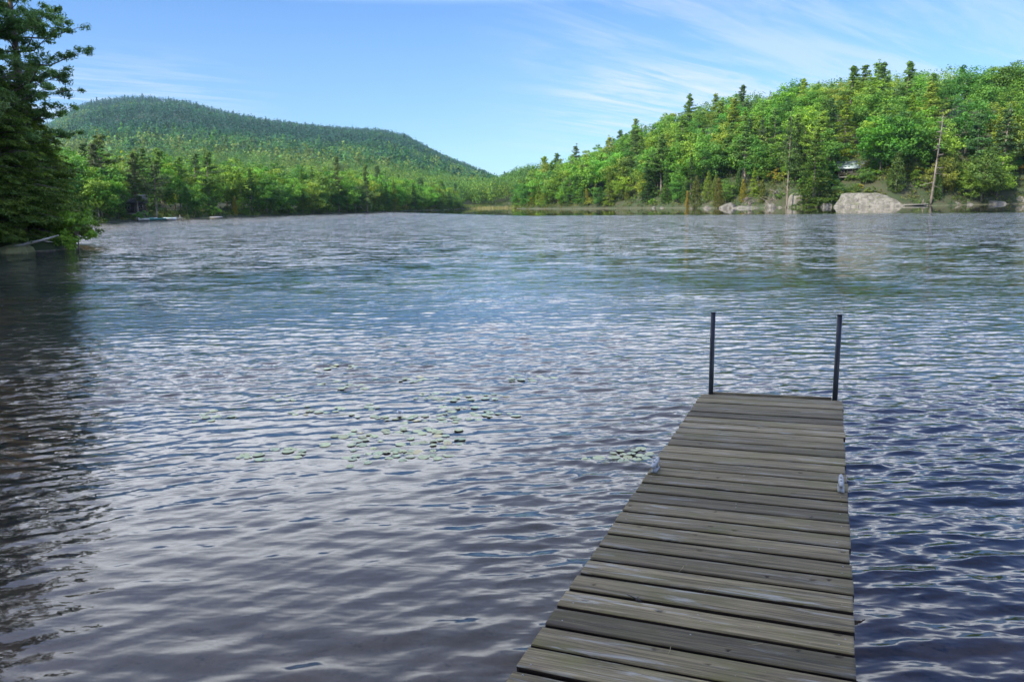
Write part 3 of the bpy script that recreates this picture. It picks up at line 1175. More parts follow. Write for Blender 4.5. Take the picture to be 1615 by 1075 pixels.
PALETTE = {
    'pine_tree': [("blue-green", (0.075, 0.145, 0.039)), ("mid-green", (0.099, 0.188, 0.031)), ("yellow-green", (0.174, 0.248, 0.029))],
    'hemlock_tree': [("dark green", (0.058, 0.128, 0.026)), ("mid-green", (0.099, 0.196, 0.026)), ("yellow-green", (0.182, 0.256, 0.026))],
    'broadleaf_tree': [("deep green", (0.070, 0.180, 0.026)), ("bright green", (0.118, 0.259, 0.029)), ("yellow-green", (0.182, 0.275, 0.032))],
    'cedar_tree': [("dark green", (0.066, 0.128, 0.024)), ("olive green", (0.125, 0.162, 0.022)), ("golden green", (0.207, 0.213, 0.024))],
    'shore_shrub': [("dark green", (0.075, 0.154, 0.024)), ("bright green", (0.141, 0.256, 0.026)), ("yellowish", (0.233, 0.239, 0.030))],
}
KIND_WORD = {'pine_tree': "pine", 'hemlock_tree': "hemlock", 'broadleaf_tree': "broadleaf tree", 'cedar_tree': "cedar", 'shore_shrub': "shrub"}
placed = []


def plant(kind, x, y, z, Hh, colr, word, zone, row, variant=None, squeeze=1.0):
    tm, cm = kind.meshes[variant if variant is not None else int(rng.integers(len(kind.meshes)))]
    root = empty(kind.name, (x, y, z - 0.25), rng.uniform(0, 6.283))
    s = Hh / kind.H
    if kind.name == 'broadleaf_tree' and squeeze == 1.0:
        squeeze = 1.2
    if kind.name == 'pine_tree' and squeeze == 1.0:
        squeeze = 1.25
    root.scale = (s * squeeze, s * squeeze, s)
    root["category"] = kind.cat
    obj("trunk", tm, root)
    c = obj("crown", cm, root)
    j = rng.uniform(0.82, 1.2)
    jj = rng.normal(1, 0.07, 3)
    c.color = (colr[0] * j * jj[0], colr[1] * j * jj[1], colr[2] * j * jj[2], 1)
    placed.append((root, kind.name, Hh, word, zone, row, x / max(y, 1e-3)))
    return root


def far_enough(pts, p, dmin):
    return all((p[0] - q_[0]) ** 2 + (p[1] - q_[1]) ** 2 > dmin * dmin for q_ in pts)


# ------------------------------------------------------------------ right shore trees
def polyline_points(idx0, idx1, step):
    seg = LAKE[idx0:idx1 + 1]
    L = np.r_[0, np.cumsum(np.linalg.norm(np.diff(seg, axis=0), axis=1))]
    s = np.arange(0, L[-1], step)
    return np.c_[np.interp(s, L, seg[:, 0]), np.interp(s, L, seg[:, 1])], s / L[-1]


ROWS = ["at the waterline", "behind the shoreline trees", "partway up the slope", "high on the slope", "on the skyline"]
i_tip = 22
i_end = 35
BASE_R, S_R = polyline_points(i_tip, i_end, 0.5)
seg_n = []
for i in range(len(BASE_R)):
    a, b = BASE_R[max(i - 20, 0)], BASE_R[min(i + 20, len(BASE_R) - 1)]
    t = (b - a) / np.linalg.norm(b - a)
    n_ = np.array([-t[1], t[0]])
    if sdist((BASE_R[i] + n_ * 3)[None])[0] < 0:
        n_ = -n_
    seg_n.append(n_)
seg_n = np.array(seg_n)


def zone_right(px):
    for lim, w in ((868, "at the far tip of the right shore"), (945, "near the low pale ledge"), (1075, "between the pale ledge and the small boulders"), (1160, "above the big grey boulder"),
                   (1222, "above the flat rocks"), (1290, "around the lone bare-trunked pine"), (1365, "around the dark cabin"), (1432, "above the large pale rock slab"),
                   (1500, "around the tall dead snag"), (1560, "right of the dead snag")):
        if px < lim:
            return w
    return "at the right edge of the hill"


def to_px(p):
    v = np.asarray(p, float) - np.array([0, 0, CAM_H])
    return CX + F_PX * (v @ Rt) / (v @ Fw), CY + F_PX * (v @ Dn) / (v @ Fw)


CABIN_R = spot(1340, 208)
keep_out = [(CABIN_R[0], CABIN_R[1], 5.5), (CABIN_R[0] - 1.5, CABIN_R[1] - 8, 4.0)]
SLAB_R = spot(1376, 189)
spots_r = []
for row, (d0, d1, step, nsp) in enumerate(((1.2, 4.5, 2.9, 0), (6, 12, 4.6, 0), (14, 23, 5.6, 0), (27, 40, 6.0, 0), (46, 66, 6.0, 0))):
    s = 0.0
    while s < len(BASE_R) - 1:
        i = int(s)
        d = rng.uniform(d0, d1)
        p = BASE_R[i] + seg_n[i] * d + rng.normal(0, 0.6, 2)
        s += step * 2 * rng.uniform(0.75, 1.3)
        px, _ = to_px((p[0], p[1], 5))
        if px > 1690 or px < 815:
            continue
        if any((p[0] - a) ** 2 + (p[1] - b) ** 2 < c_ * c_ for a, b, c_ in keep_out):
            continue
        if row == 0 and abs(px - 1370) < 66:
            continue
        if not far_enough(spots_r[-60:], p, 2.4):
            continue
        if sdist(p[None])[0] < 0.4:
            continue
        spots_r.append(p)
        z = float(height(p[None])[0])
        tipf = 0.96 + 0.04 * float(sstep(820, 1000, px))
        u = rng.random()
        if row >= 3:
            u = 0.125 + 0.875 * u
        if row == 0:
            kd = K_CEDAR if u < 0.25 else K_BUSH if u < 0.5 else K_HEM if u < 0.72 else K_LEAF
            Hh = {'cedar_tree': rng.uniform(4, 8.5), 'shore_shrub': rng.uniform(2, 4), 'hemlock_tree': rng.uniform(8, 15), 'broadleaf_tree': rng.uniform(7, 12)}[kd.name] * (0.5 + 0.5 * tipf)
        else:
            kd = K_HEM if u < 0.13 else K_PINE if u < 0.32 else K_LEAF
            Hh = {'hemlock_tree': rng.uniform(12, 17.5), 'pine_tree': rng.uniform(14.5, 20), 'broadleaf_tree': rng.uniform(11, 16)}[kd.name] * tipf
            if row >= 3:
                Hh *= 0.9
        pal = PALETTE[kd.name]
        w_, c_ = pal[int(rng.choice(3, p=(0.25, 0.4, 0.35)))]
        plant(kd, p[0], p[1], z, Hh, c_, w_, zone_right(px), ROWS[row])

# shrubs and low trees crowding the bank just behind the shore rocks
for px in np.arange(1205, 1625, 9.0):
    if 1455 < px < 1482:
        continue
    yb = float(np.interp(px, [1160, 1280, 1400, 1500, 1600], [231, 208, 195, 196, 200])) + rng.uniform(0.5, 5)
    if 1305 < px < 1425:
        yb += 2.5
    p = spot(px + rng.uniform(-3, 3), yb)
    if sdist(p[None, :2])[0] < 0.8:
        continue
    kd = K_LEAF if rng.random() < 0.4 else K_BUSH
    w_, c_ = PALETTE[kd.name][int(rng.choice(3, p=(0.3, 0.4, 0.3)))]
    plant(kd, p[0], p[1], float(height(p[None, :2])[0]), (1.9 if 1312 < px < 1368 else rng.uniform(3.8, 6.0) if kd is K_LEAF else rng.uniform(2.4, 3.8)), c_, w_ + (" low" if kd is K_LEAF else ""),
          zone_right(px), "on the bank behind the rocks", None, 1.2)

for px in np.r_[np.arange(1316, 1420, 9.0), np.arange(1376, 1455, 7.0)]:
    p = spot(px + rng.uniform(-3, 3), 197 + rng.uniform(0, 7.5))
    w_, c_ = PALETTE['shore_shrub'][int(rng.integers(3))]
    plant(K_BUSH, p[0], p[1], float(height(p[None, :2])[0]), rng.uniform(1.5, 2.1), c_, w_ + " low", zone_right(px), "on the bank between slab and cabin", None, 1.5)

# named single trees of the right shore
def single(kind, px, y, Hh, colr, label, variant, squeeze=1.0, cat=None):
    p = spot(px, y)
    z = float(height(p[None, :2])[0])
    r = plant(kind, p[0], p[1], max(z, 0.2), Hh, colr, "", "", "", variant, squeeze)
    placed.pop()
    tag(r, label, cat or kind.cat)
    return r


single(K_PINE, 1241, 203, px_h(1241, 172, 203) - 1, (0.085, 0.12, 0.03), "tall thin pine with long bare pale trunk standing behind the shoreline left of the hemlock", 2, 0.62)
single(K_PINE, 1179, 236, px_h(1179, 146, 236) - 16, (0.05, 0.095, 0.035), "lone pine poking highest above the skyline in the middle of the right hill", 2, 0.7)
single(K_PINE, 1199, 236, px_h(1199, 160, 236) - 16, (0.05, 0.095, 0.035), "slim pine just right of the lone skyline pine, a little shorter", 2, 0.55)
single(K_HEM, 1283, 199, px_h(1283, 205, 199) - 0.5, (0.105, 0.155, 0.024), "large bright layered hemlock at the shore just right of the bare-trunked pine", 2, 1.15)
single(K_CEDAR, 1133, 210, 8.0, (0.11, 0.11, 0.02), "small olive cone-shaped cedar beside the big grey shore boulder", 1)
single(K_CEDAR, 1098, 219, 9.0, (0.085, 0.10, 0.02), "broad olive cedar left of the cone-shaped cedar on the right shore", 1)
single(K_CEDAR, 1084, 221, 5.0, (0.24, 0.19, 0.03), "golden-yellow little cedar at the water between the two olive cedars and the pale ledge", 2)
single(K_CEDAR, 1412, 193, 10.0, (0.07, 0.10, 0.02), "wide dark cedar leaning over the right end of the large rock slab", 1, 1.2)
single(K_LEAF, 1548, 193, 13.0, (0.09, 0.165, 0.024), "bright leafy tree at the water right of the dead snag", 2, 1.0)


for (px, y, hh_, cl_, v_, lab) in ((1284, 209, 8.5, (0.10, 0.19, 0.03), 0, "round bright tree between the bright hemlock and the dark mossy outcrop"),
                                  (1306, 206, 6.0, (0.075, 0.15, 0.028), 1, "low green tree just left of the dark mossy outcrop"),
                                  (1382, 204, 6.0, (0.12, 0.20, 0.03), 4, "yellow-green tree behind the rock slab's flat top"),
                                  (1398, 203, 8.0, (0.08, 0.16, 0.028), 0, "leafy tree behind the rock slab's right shoulder"),
                                  (1430, 199, 6.0, (0.10, 0.18, 0.03), 1, "low tree above the little dark shore dock"),
                                  (1452, 203, 9.0, (0.085, 0.165, 0.028), 2, "leafy tree directly left of the tall dead snag"),
                                  (1492, 198, 8.0, (0.11, 0.19, 0.03), 4, "leafy tree directly right of the tall dead snag")):
    single(K_LEAF, px, y, hh_, cl_, lab, v_, 1.25)


for (px, y, top, cl_, v_, lab) in ((1364, 199, 262, (0.085, 0.165, 0.028), 0, "leafy tree covering the dark cabin's right half"),
                                  (1322, 198, 284, (0.075, 0.15, 0.028), 3, "small tree at the dark cabin's lower left corner"),
                                  (1345, 197, 287, (0.10, 0.18, 0.03), 1, "low bush-like tree right below the dark cabin's front"),
                                  (1396, 199, 272, (0.09, 0.17, 0.03), 2, "low spreading tree over the rock slab's sloping end")):
    zg = float(height(spot(px, y)[None, :2])[0])
    single(K_LEAF, px, y, max(px_h(px, top, y) - zg, 1.6), cl_, lab, v_, 1.5)
for n_, (px, y) in enumerate(((1556, 246), (1572, 243), (1590, 247), (1608, 242))):
    single(K_LEAF, px, y, 13.5, (0.10, 0.18, 0.03), ["leafy tree high on the slope above the sloping brown rock, leftmost of four", "second of four leafy trees high above the sloping brown rock",
           "third of four leafy trees high above the sloping brown rock", "rightmost of four leafy trees high above the sloping brown rock"][n_], n_)


def dead_tree(name, px, y, Hh, seed, label, lean=0.0):
    p = spot(px, y)
    z = max(float(height(p[None, :2])[0]), 0.1)
    o = snag(seed, Hh).build(name, M_SNAG, None, True)
    o.location = (p[0], p[1], z - 0.3)
    o.rotation_euler = (0, lean, 0)
    return tag(o, label, "dead tree")


dead_tree("dead_snag", 1468, 190, px_h(1480, 172, 190) - 1, 601, "tall dead grey snag with bare broken limbs standing at the right shore")
dead_tree("dead_snag", 896, 308, 11, 602, "thin pale dead trunk rising among trees near the tip of the right shore")
dead_tree("dead_snag", 891, 312, 10, 603, "shorter thin dead trunk left beside the pale one near the right shore's tip")
dead_tree("dead_snag", 1432, 206, 12, 604, "slender grey dead trunk behind the shore between rock slab and tall snag")
dead_tree("leaning_deadwood", 1205, 203, 6, 605, "short dead trunk leaning over the flat rocks", 0.55)
dead_tree("leaning_deadwood", 1184, 205, 3.2, 606, "stubby leaning driftwood fork at the water left of the flat rocks", -0.5)

# ------------------------------------------------------------------ left shore trees
def zone_left(px):
    for lim, w in ((165, "behind the near leafy point"), (232, "around the dark boathouse"), (290, "above the boathouse docks"), (370, "by the swim raft"), (470, "along the middle of the left shore"),
                   (560, "where the left shore bulges"), (640, "left of the tall shoreline pines' end"), (715, "along the thinning end of the left shore")):
        if px < lim:
            return w
    return "beside the reed marsh"


BASE_L, S_L = polyline_points(10, 19, 0.5)
nl = []
for i in range(len(BASE_L)):
    a, b = BASE_L[max(i - 20, 0)], BASE_L[min(i + 20, len(BASE_L) - 1)]
    t = (b - a) / np.linalg.norm(b - a)
    n_ = np.array([-t[1], t[0]])
    if sdist((BASE_L[i] + n_ * 3)[None])[0] < 0:
        n_ = -n_
    nl.append(n_)
nl = np.array(nl)
BOAT_H = spot(211, 168)
spots_l = []
for row, (d0, d1, step) in enumerate(((0.8, 3.6, 3.4), (5, 11, 4.9), (14, 23, 5.8))):
    s = 0.0
    while s < len(BASE_L) - 1:
        i = int(s)
        d = rng.uniform(d0, d1)
        p = BASE_L[i] + nl[i] * d + rng.normal(0, 0.6, 2)
        s += step * 2 * rng.uniform(0.75, 1.3)
        px, _ = to_px((p[0], p[1], 5))
        if px < 95 or px > 800 or p[1] < 118 or sdist(p[None])[0] < 0.5:
            continue
        if (p[0] - BOAT_H[0]) ** 2 + (p[1] - BOAT_H[1]) ** 2 < 30:
            continue
        if row == 0 and 196 < px < 276:
            continue
        if not far_enough(spots_l[-60:], p, 2.5):
            continue
        spots_l.append(p)
        z = float(height(p[None])[0])
        u = rng.random()
        lowr = 1.0 - 0.30 * float(sstep(560, 780, px))
        if row == 0:
            kd = K_BUSH if u < 0.25 else K_HEM if u < 0.45 else K_LEAF if u < 0.85 else K_CEDAR
            Hh = {'cedar_tree': rng.uniform(4, 8), 'shore_shrub': rng.uniform(2.5, 4.5), 'hemlock_tree': rng.uniform(9, 14), 'broadleaf_tree': rng.uniform(7, 12)}[kd.name] * lowr
        else:
            pl = 0.42 if px < 290 else 0.16
            kd = K_PINE if u < pl else K_HEM if u < pl + 0.14 else K_LEAF
            Hh = {'hemlock_tree': rng.uniform(12, 16), 'pine_tree': rng.uniform(13.5, 17.5), 'broadleaf_tree': rng.uniform(11, 15)}[kd.name] * lowr
        pal = PALETTE[kd.name]
        w_, c_ = pal[int(rng.choice(3, p=(0.32, 0.43, 0.25)))]
        plant(kd, p[0], p[1], z, Hh, c_, w_, zone_left(px), ROWS[row] if row < 3 else "behind, farthest from the water")

single(K_PINE, 158, 158, px_h(158, 228, 158) - 0.6, (0.07, 0.105, 0.045), "tall grey-green pine with pale limbs showing, left of the boathouse", 1, 1.1)
single(K_PINE, 218, 164, px_h(218, 236, 164) - 0.8, (0.075, 0.12, 0.03), "tall pine with clean trunk standing in front of the boathouse", 0, 1.05)
single(K_LEAF, 186, 160, 6.5, (0.10, 0.18, 0.03), "low leafy tree hiding the boathouse's left corner", 1)
single(K_BUSH, 222, 160.5, 2.6, (0.09, 0.16, 0.03), "shrub at the boathouse's front right corner", 0)
single(K_PINE, 246, 166, px_h(246, 250, 166) - 0.8, (0.08, 0.125, 0.03), "leaning-trunked pine right of the boathouse behind the docks", 2, 1.0)
single(K_PINE, 535, 262, px_h(535, 240, 262) - 2, (0.08, 0.13, 0.03), "tallest pointed pine on the left shore's bulge", 3, 0.75)
single(K_PINE, 580, 268, px_h(580, 250, 268) - 2, (0.085, 0.135, 0.03), "second tall pointed pine right of the tallest on the left shore", 3, 0.75)
dead_tree("dead_snag", 560, 268, 10, 611, "pale dead trunk between the two pointed pines on the left shore")

# ------------------------------------------------------------------ labels of the shore trees
cells = {}
for it in placed:
    cells.setdefault((it[1], it[3], it[4], it[5]), []).append(it)
ORD = ["first", "second", "third", "fourth", "fifth", "sixth", "seventh", "eighth", "ninth", "tenth"]
for (kn_, word, zone, row), its in cells.items():
    its.sort(key=lambda t: t[6])
    kw = KIND_WORD[kn_]
    for n_, it in enumerate(its):
        o = it[0]
        lab = f"{word} {kw} {row} {zone}"
        if len(its) == 2:
            lab = f"{'left' if n_ == 0 else 'right'}-hand " + lab
        elif len(its) > 2:
            lab = f"{ORD[min(n_, 9)]} from left, " + lab
        o["label"] = " ".join(lab.split()[:16])
        o["group"] = f"{kw}s on the {'right' if it[6] > 0.0 else 'left'} shore"

# ------------------------------------------------------------------ massed forest
def mass_forest(name, pts, hgt_, colors, kinds, nleaf, leafk, label_group):
    """pts (n,3); one mesh of many leaf clumps"""
    g = np.random.default_rng(77)
    n = len(pts)
    V_, C_, T_ = [], [], []
    tot = n * nleaf
    tid = np.repeat(np.arange(n), nleaf)
    u = g.uniform(0, 1, tot)
    th = g.uniform(0, 6.2832, tot)
    con = kinds[tid] == 0
    Ht = hgt_[tid]
    # conifer: cone shell, broadleaf: ellipsoid shell
    fz = np.where(con, 1 - np.sqrt(u * 0.98 + 0.0), 0)
    rad_c = Ht * 0.20 * (1 - fz) * g.uniform(0.55, 1.1, tot)
    cz = np.clip(g.uniform(-0.65, 1, tot), -0.65, 1)
    rb = np.sqrt(1 - np.minimum(cz * cz, 0.999))
    lob = 1 + 0.16 * np.sin(3 * th + tid * 1.7) + g.normal(0, 0.05, tot)
    rad_b = Ht * 0.42 * rb * lob
    rr_ = np.where(con, rad_c, rad_b)
    zz_ = np.where(con, Ht * (0.12 + 0.9 * fz), Ht * (0.58 + 0.42 * cz * lob))
    Cc = pts[tid] + np.c_[np.cos(th) * rr_, np.sin(th) * rr_, zz_]
    nz = np.where(con, 0.55, cz)
    N = np.c_[np.cos(th) * np.where(con, 0.9, rb), np.sin(th) * np.where(con, 0.9, rb), nz + 0.25] + g.normal(0, 0.45, (tot, 3))
    N /= np.linalg.norm(N, axis=1)[:, None]
    a = np.cross(N, g.normal(size=(tot, 3)))
    a /= np.linalg.norm(a, axis=1)[:, None] + 1e-9
    b = np.cross(N, a)
    s = (Ht * leafk * g.uniform(0.6, 1.3, tot))[:, None]
    a, b = a * s * 0.5, b * s * 0.4
    v = np.stack([Cc - a - b * 0.45, Cc + a * 0.1 - b, Cc + a * 1.1 + b * 0.2, Cc - a * 0.1 + b], 1).reshape(-1, 3)
    t = np.clip(0.5 + g.normal(0, 0.16, tot), 0, 1)
    me = mesh_np(name, v, np.arange(len(v)).reshape(-1, 4), M_STUFF, False, {"tint": np.repeat(t, 4), "tree_color": np.repeat(colors[tid], 4, 0)})
    o = obj(name, me)
    return tag(o, kind="stuff")


def scatter(x0, x1, y0, y1, n, seed):
    g = np.random.default_rng(seed)
    yy = g.uniform(0, 1, n) * (y1 - y0) + y0
    tt = g.uniform(x0, x1, n)
    return np.c_[tt * yy, yy]


# foothill woods behind the left shore
g = np.random.default_rng(5)
pts = np.vstack([scatter(-0.64, 0.02, 150, 760, 9000, 1), scatter(-0.10, 0.05, 476, 760, 900, 4)])
d = sdist(pts)
ok = (d > np.where(pts[:, 1] > 470, 8, 25)) & ((pts[:, 0] < 5) | (pts[:, 1] > 470))
pts = pts[ok]
keepm = g.random(len(pts)) < np.interp(pts[:, 1], [150, 300, 760], [0.35, 0.5, 1.0])
pts = pts[keepm]
z = height(pts)
col3 = np.array([(0.065, 0.155, 0.03), (0.10, 0.20, 0.03), (0.15, 0.24, 0.03), (0.19, 0.24, 0.035)])
pat = fbm(pts / 60.0, 3, 41)
ci = np.clip((pat * 5.2 - 1.3 - 0.4 * sstep(330, 700, pts[:, 1]) + g.normal(0, 0.7, len(pts))), 0, 3.99).astype(int)
cl = col3[ci] * g.uniform(0.5, 1.25, (len(pts), 1))
kd = (g.random(len(pts)) > 0.22).astype(int)
hh = np.where(kd == 0, g.uniform(11, 17, len(pts)), g.uniform(9, 15.5, len(pts)))
mass_forest("foothill_woods", np.c_[pts, z - 0.5], hh, cl, kd, 170, 0.055, "")
print("foothill", len(pts))

# mountain forest
pts = scatter(-0.70, 0.12, 720, 2420, 22000, 2)
keepm = g.random(len(pts)) < np.interp(pts[:, 1], [700, 2300], [0.45, 1.0])
pts = pts[keepm]
# left shoulder shifts to yellow-green, its sunlight painted into the tree colour
e0 = pts[:, 0] / pts[:, 1]
zt = height(pts)
pat = 0.6 * fbm(pts / np.array([230.0, 110.0]), 4, 51) + 0.4 * fbm(pts / np.array([420.0, 300.0]), 2, 57) + 0.20 * (1 - sstep(700, 1250, pts[:, 1])) - 0.06  # broad patches of differing greens stand in for cloud shadows
dark = np.array([(0.018, 0.075, 0.045), (0.028, 0.105, 0.046), (0.062, 0.16, 0.035), (0.14, 0.20, 0.04)])
ci = np.clip(pat * 8.0 - 2.9 + 1.6 * sstep(-0.50, -0.57, e0) + g.normal(0, 0.65, len(pts)), 0, 3.99).astype(int)
cl = dark[ci] * g.uniform(0.4, 1.3, (len(pts), 1))
kd = (g.random(len(pts)) > 0.35).astype(int)
hh = np.where(kd == 0, g.uniform(14, 25, len(pts)), g.uniform(12, 19, len(pts)))
mass_forest("mountain_forest", np.c_[pts, zt - 1.0], hh, cl, kd, 44, 0.13, "")
print("mountain", len(pts))

# woods on the back of the right hill
pts = scatter(0.0, 0.80, 190, 520, 5000, 3)
d = sdist(pts)
px_ = CX + pts[:, 0] / pts[:, 1] * F_PX
ok = (d > 68) & (d < 150)
pts = pts[ok]
pts = pts[g.random(len(pts)) < 0.5]
z = height(pts)
ci = g.integers(0, 3, len(pts))
cl = col3[ci] * g.uniform(0.75, 1.25, (len(pts), 1))
kd = (g.random(len(pts)) > 0.5).astype(int)
hh = g.uniform(8, 12, len(pts))
mass_forest("hilltop_woods", np.c_[pts, z - 0.5], hh, cl, kd, 330, 0.05, "")
print("hilltop", len(pts))

# undergrowth along both far shores
def undergrowth(name, base, nrm, n, dmax):
    g = np.random.default_rng(9)
    cr = Crown(g)
    for _ in range(n):
        i = g.integers(len(base))
        p = base[i] + nrm[i] * g.uniform(0.2, dmax)
        px, _ = to_px((p[0], p[1], 1))
        if 1318 < px < 1425 and dmax < 60 and np.linalg.norm(p - base[i]) < 7:
            continue
        z = float(height(p[None])[0])
        if sdist(p[None])[0] < 0.1:
            continue
        w = g.uniform(0.5, 1.3)
        cr.clump((p[0], p[1], z + w * 0.4), (w * 1.3, w * 1.3, w * 0.8), 26, 0.34, 0.7, None, 0.4, 0.5)
    v, q_, t = cr.arrays()
    cc = np.array([(0.05, 0.095, 0.02), (0.08, 0.13, 0.022), (0.12, 0.13, 0.025)])[g.integers(0, 3, len(v) // 104 + 1)]
    cc = np.repeat(cc, 104, 0)[:len(v)]
    o = obj(name, mesh_np(name, v, q_, M_STUFF, False, {"tint": t, "tree_color": cc}))
    tag(o, kind="stuff")


undergrowth("shore_undergrowth", BASE_R, seg_n, 3600, 18)
undergrowth("shore_undergrowth", BASE_L[60:], nl[60:], 1800, 9)

BASE_M, _ = polyline_points(18, 23, 0.5)
c_m = np.array([-12.0, 400.0])
nm_ = (BASE_M - c_m) / np.linalg.norm(BASE_M - c_m, axis=1)[:, None]
undergrowth("shore_undergrowth", BASE_M, nm_, 1500, 26)

# ------------------------------------------------------------------ reed marsh at the far channel
g = np.random.default_rng(15)
mb_v, mb_q = [], []
n = 1500
rx_ = np.where(g.random(n) < 0.7, g.normal(-12, 9, n), g.uniform(-40, 6, n))
ry_ = g.uniform(425, 470, n)
base = np.c_[rx_, ry_]
dd = sdist(base)
base = base[dd > -30]
hh = g.uniform(0.3, 1.3, len(base)) ** 1.3 * (0.45 + 0.9 * fbm(base / 6.0, 2, 61))
ang = g.uniform(0, 3.14, len(base))
w = 0.12
for sgn in (0,):
    dx = np.c_[np.cos(ang), np.sin(ang)] * w
    ln = g.normal(0, 0.15, (len(base), 2))
    v = np.stack([np.c_[base - dx, np.full(len(base), -0.1)], np.c_[base + dx, np.full(len(base), -0.1)],
                  np.c_[base + dx * 0.3 + ln, hh], np.c_[base - dx * 0.3 + ln, hh]], 1).reshape(-1, 3)
rc = np.repeat(np.array([(0.26, 0.23, 0.09), (0.18, 0.21, 0.06), (0.30, 0.25, 0.12)])[g.integers(0, 3, len(base))], 4, 0)
o = obj("marsh_reeds", mesh_np("marsh_reeds", v, np.arange(len(v)).reshape(-1, 4), M_STUFF, False, {"tint": np.full(len(v), 0.5), "tree_color": rc}))
tag(o, kind="stuff")


# ------------------------------------------------------------------ rocks
def rock(px, y, wid, hgt_, dep, seed, label, mat=None, zoff=0.0, flat=0.0, rz=None, base_z=None):
    bm = bmesh.new()
    bmesh.ops.create_icosphere(bm, subdivisions=4, radius=1.0)
    v = np.array([vt.co[:] for vt in bm.verts])
    g = np.random.default_rng(seed)
    # planar cuts make facets
    for _ in range(9):
        n_ = g.normal(size=3)
        n_[2] = abs(n_[2]) * 0.8
        n_ /= np.linalg.norm(n_)
        lim = g.uniform(0.55, 0.85)
        dd_ = v @ n_ - lim
        v = v - np.outer(np.maximum(dd_, 0), n_) * 0.92
    v = v * (1 + 0.16 * (fbm(v * 2.2 + seed, 4, seed)[:, None] - 0.5))
    v = v * np.array([wid / 2, dep / 2, hgt_])
    for vt, c_ in zip(bm.verts, v):
        vt.co = c_
    me = bpy.data.meshes.new("boulder")
    bm.to_mesh(me)
    bm.free()
    me.materials.append(mat or M_ROCK)
    o = obj("boulder", me)
    p = spot(px, y)
    o.location = (p[0], p[1], zoff)
    o.rotation_euler = (0, 0, g.uniform(-0.3, 0.3) if rz is None else rz)
    return tag(o, label, "rock", "rocks along the right shore")


RK = [(823, 352, 3.5, 1.6, "small pale rock at the very tip of the right shore"),
      (846, 343, 3.2, 3.0, "upright pale rock just right of the shore tip"),
      (866, 330, 6.0, 1.4, "low reddish ledge left of the pale stepped ledge"),
      (917, 306, 5.0, 3.0, "left block of the pale stepped ledge"),
      (929, 302, 5.5, 2.4, "right sloping block of the pale stepped ledge"),
      (965, 284, 3.0, 1.6, "small pale rock right of the stepped ledge"),
      (977, 280, 3.4, 1.4, "low rock beside the small pale rock, before the brown ledge"),
      (998, 270, 4.8, 1.7, "wide brownish ledge between two small rocks mid right shore"),
      (1031, 254, 2.2, 1.0, "little round stone right of the brownish ledge"),
      (1044, 248, 1.9, 0.9, "tiny stone at the waterline left of the olive cedars"),
      (1093, 221, 2.4, 1.4, "white rounded stone at the water below the broad olive cedar"),
      (1116, 215, 2.8, 1.2, "low pale stone at the foot of the cone-shaped cedar"),
      (1147, 209, 6.4, 2.9, "big smooth grey boulder rising from the water"),
      (1167, 207, 3.0, 1.6, "grey rock set behind the big boulder's right side"),
      (1181, 204, 7.5, 1.1, "long flat pale slab lying at the waterline"),
      (1163, 206, 4.0, 0.8, "low flat rock joining the big boulder and the long slab"),
      (1217, 202.5, 3.6, 1.9, "rounded light rock right of the long flat slab"),
      (1231, 201, 1.6, 0.9, "small white stone right of the rounded light rock"),
      (1302, 195, 2.3, 1.9, "pair-standing tan rock left of the large slab, the bigger one"),
      (1309, 195, 1.6, 1.5, "tan rock leaning on its bigger neighbour left of the large slab"),
      (1325, 191, 1.5, 0.8, "small stone touching the left foot of the large slab"),
      (1509, 191, 2.4, 1.2, "dark low rock right of the little shore dock"),
      (1529, 191.5, 2.8, 1.5, "grey rock below the bright leafy tree"),
      (1571, 193, 5.6, 1.9, "long sloping brown rock near the right picture edge"),
      (1609, 195, 4.0, 3.4, "tall brownish rock at the far right edge")]
for n_, (px, y, w, h_, lab) in enumerate(RK):
    rock(px, y, w * 0.88, h_ * 0.72, w * 0.8, 700 + n_, lab, zoff=-0.1)
rock(1256, 206, 6.0, 3.4, 4.0, 760, "dark mossy cliff block behind the shore left of the bright hemlock", M_ROCKD, 0.4)
rock(1318, 203, 5.5, 6.2, 5, 761, "dark mossy outcrop just left above the large pale slab", M_ROCKD, 0.2)

# the large pale slab: wedge with steep left face, flat top and long right slope
bm = bmesh.new()
prof = [(-7.6, -0.6), (-7.3, 0.2), (-5.9, 3.5), (-4.8, 3.9), (-1.2, 3.8), (2.2, 3.8), (4.2, 3.1), (6.4, 1.8), (8.2, 0.4), (8.7, -0.6)]
NYS = 9
rows = []
for j in range(NYS):
    f = j / (NYS - 1)
    yv = -3.0 + 8.5 * f
    rows.append([bm.verts.new((x * (1 - 0.10 * f), yv + (3.2 * (1 - f) ** 3 * max(z, 0) / 4.5), z if z < 0 else z * (1 + 0.12 * math.sin(f * 3)))) for x, z in prof])
for j in range(NYS - 1):
    for i in range(len(prof) - 1):
        bm.faces.new((rows[j][i], rows[j][i + 1], rows[j + 1][i + 1], rows[j + 1][i]))
bm.faces.new(rows[0][::-1])
bm.faces.new(rows[-1])
bmesh.ops.triangulate(bm, faces=bm.faces[:])
bmesh.ops.subdivide_edges(bm, edges=bm.edges[:], cuts=5, use_grid_fill=True)
bmesh.ops.triangulate(bm, faces=bm.faces[:])
bmesh.ops.recalc_face_normals(bm, faces=bm.faces[:])
vv = np.array([v.co[:] for v in bm.verts])
dis = 0.7 * (fbm(vv * 0.55, 4, 5) - 0.5) + 0.35 * (fbm(vv * np.array([1.6, 1.6, 0.8]), 3, 6) - 0.5)
nn = np.array([v.normal[:] for v in bm.verts])
for v, a, b in zip(bm.verts, nn, dis):
    v.co += Vector(a * b * 1.2)
me = bpy.data.meshes.new("rock_slab")
bm.to_mesh(me)
bm.free()
me.materials.append(M_ROCK)
sl = obj("rock_slab", me)
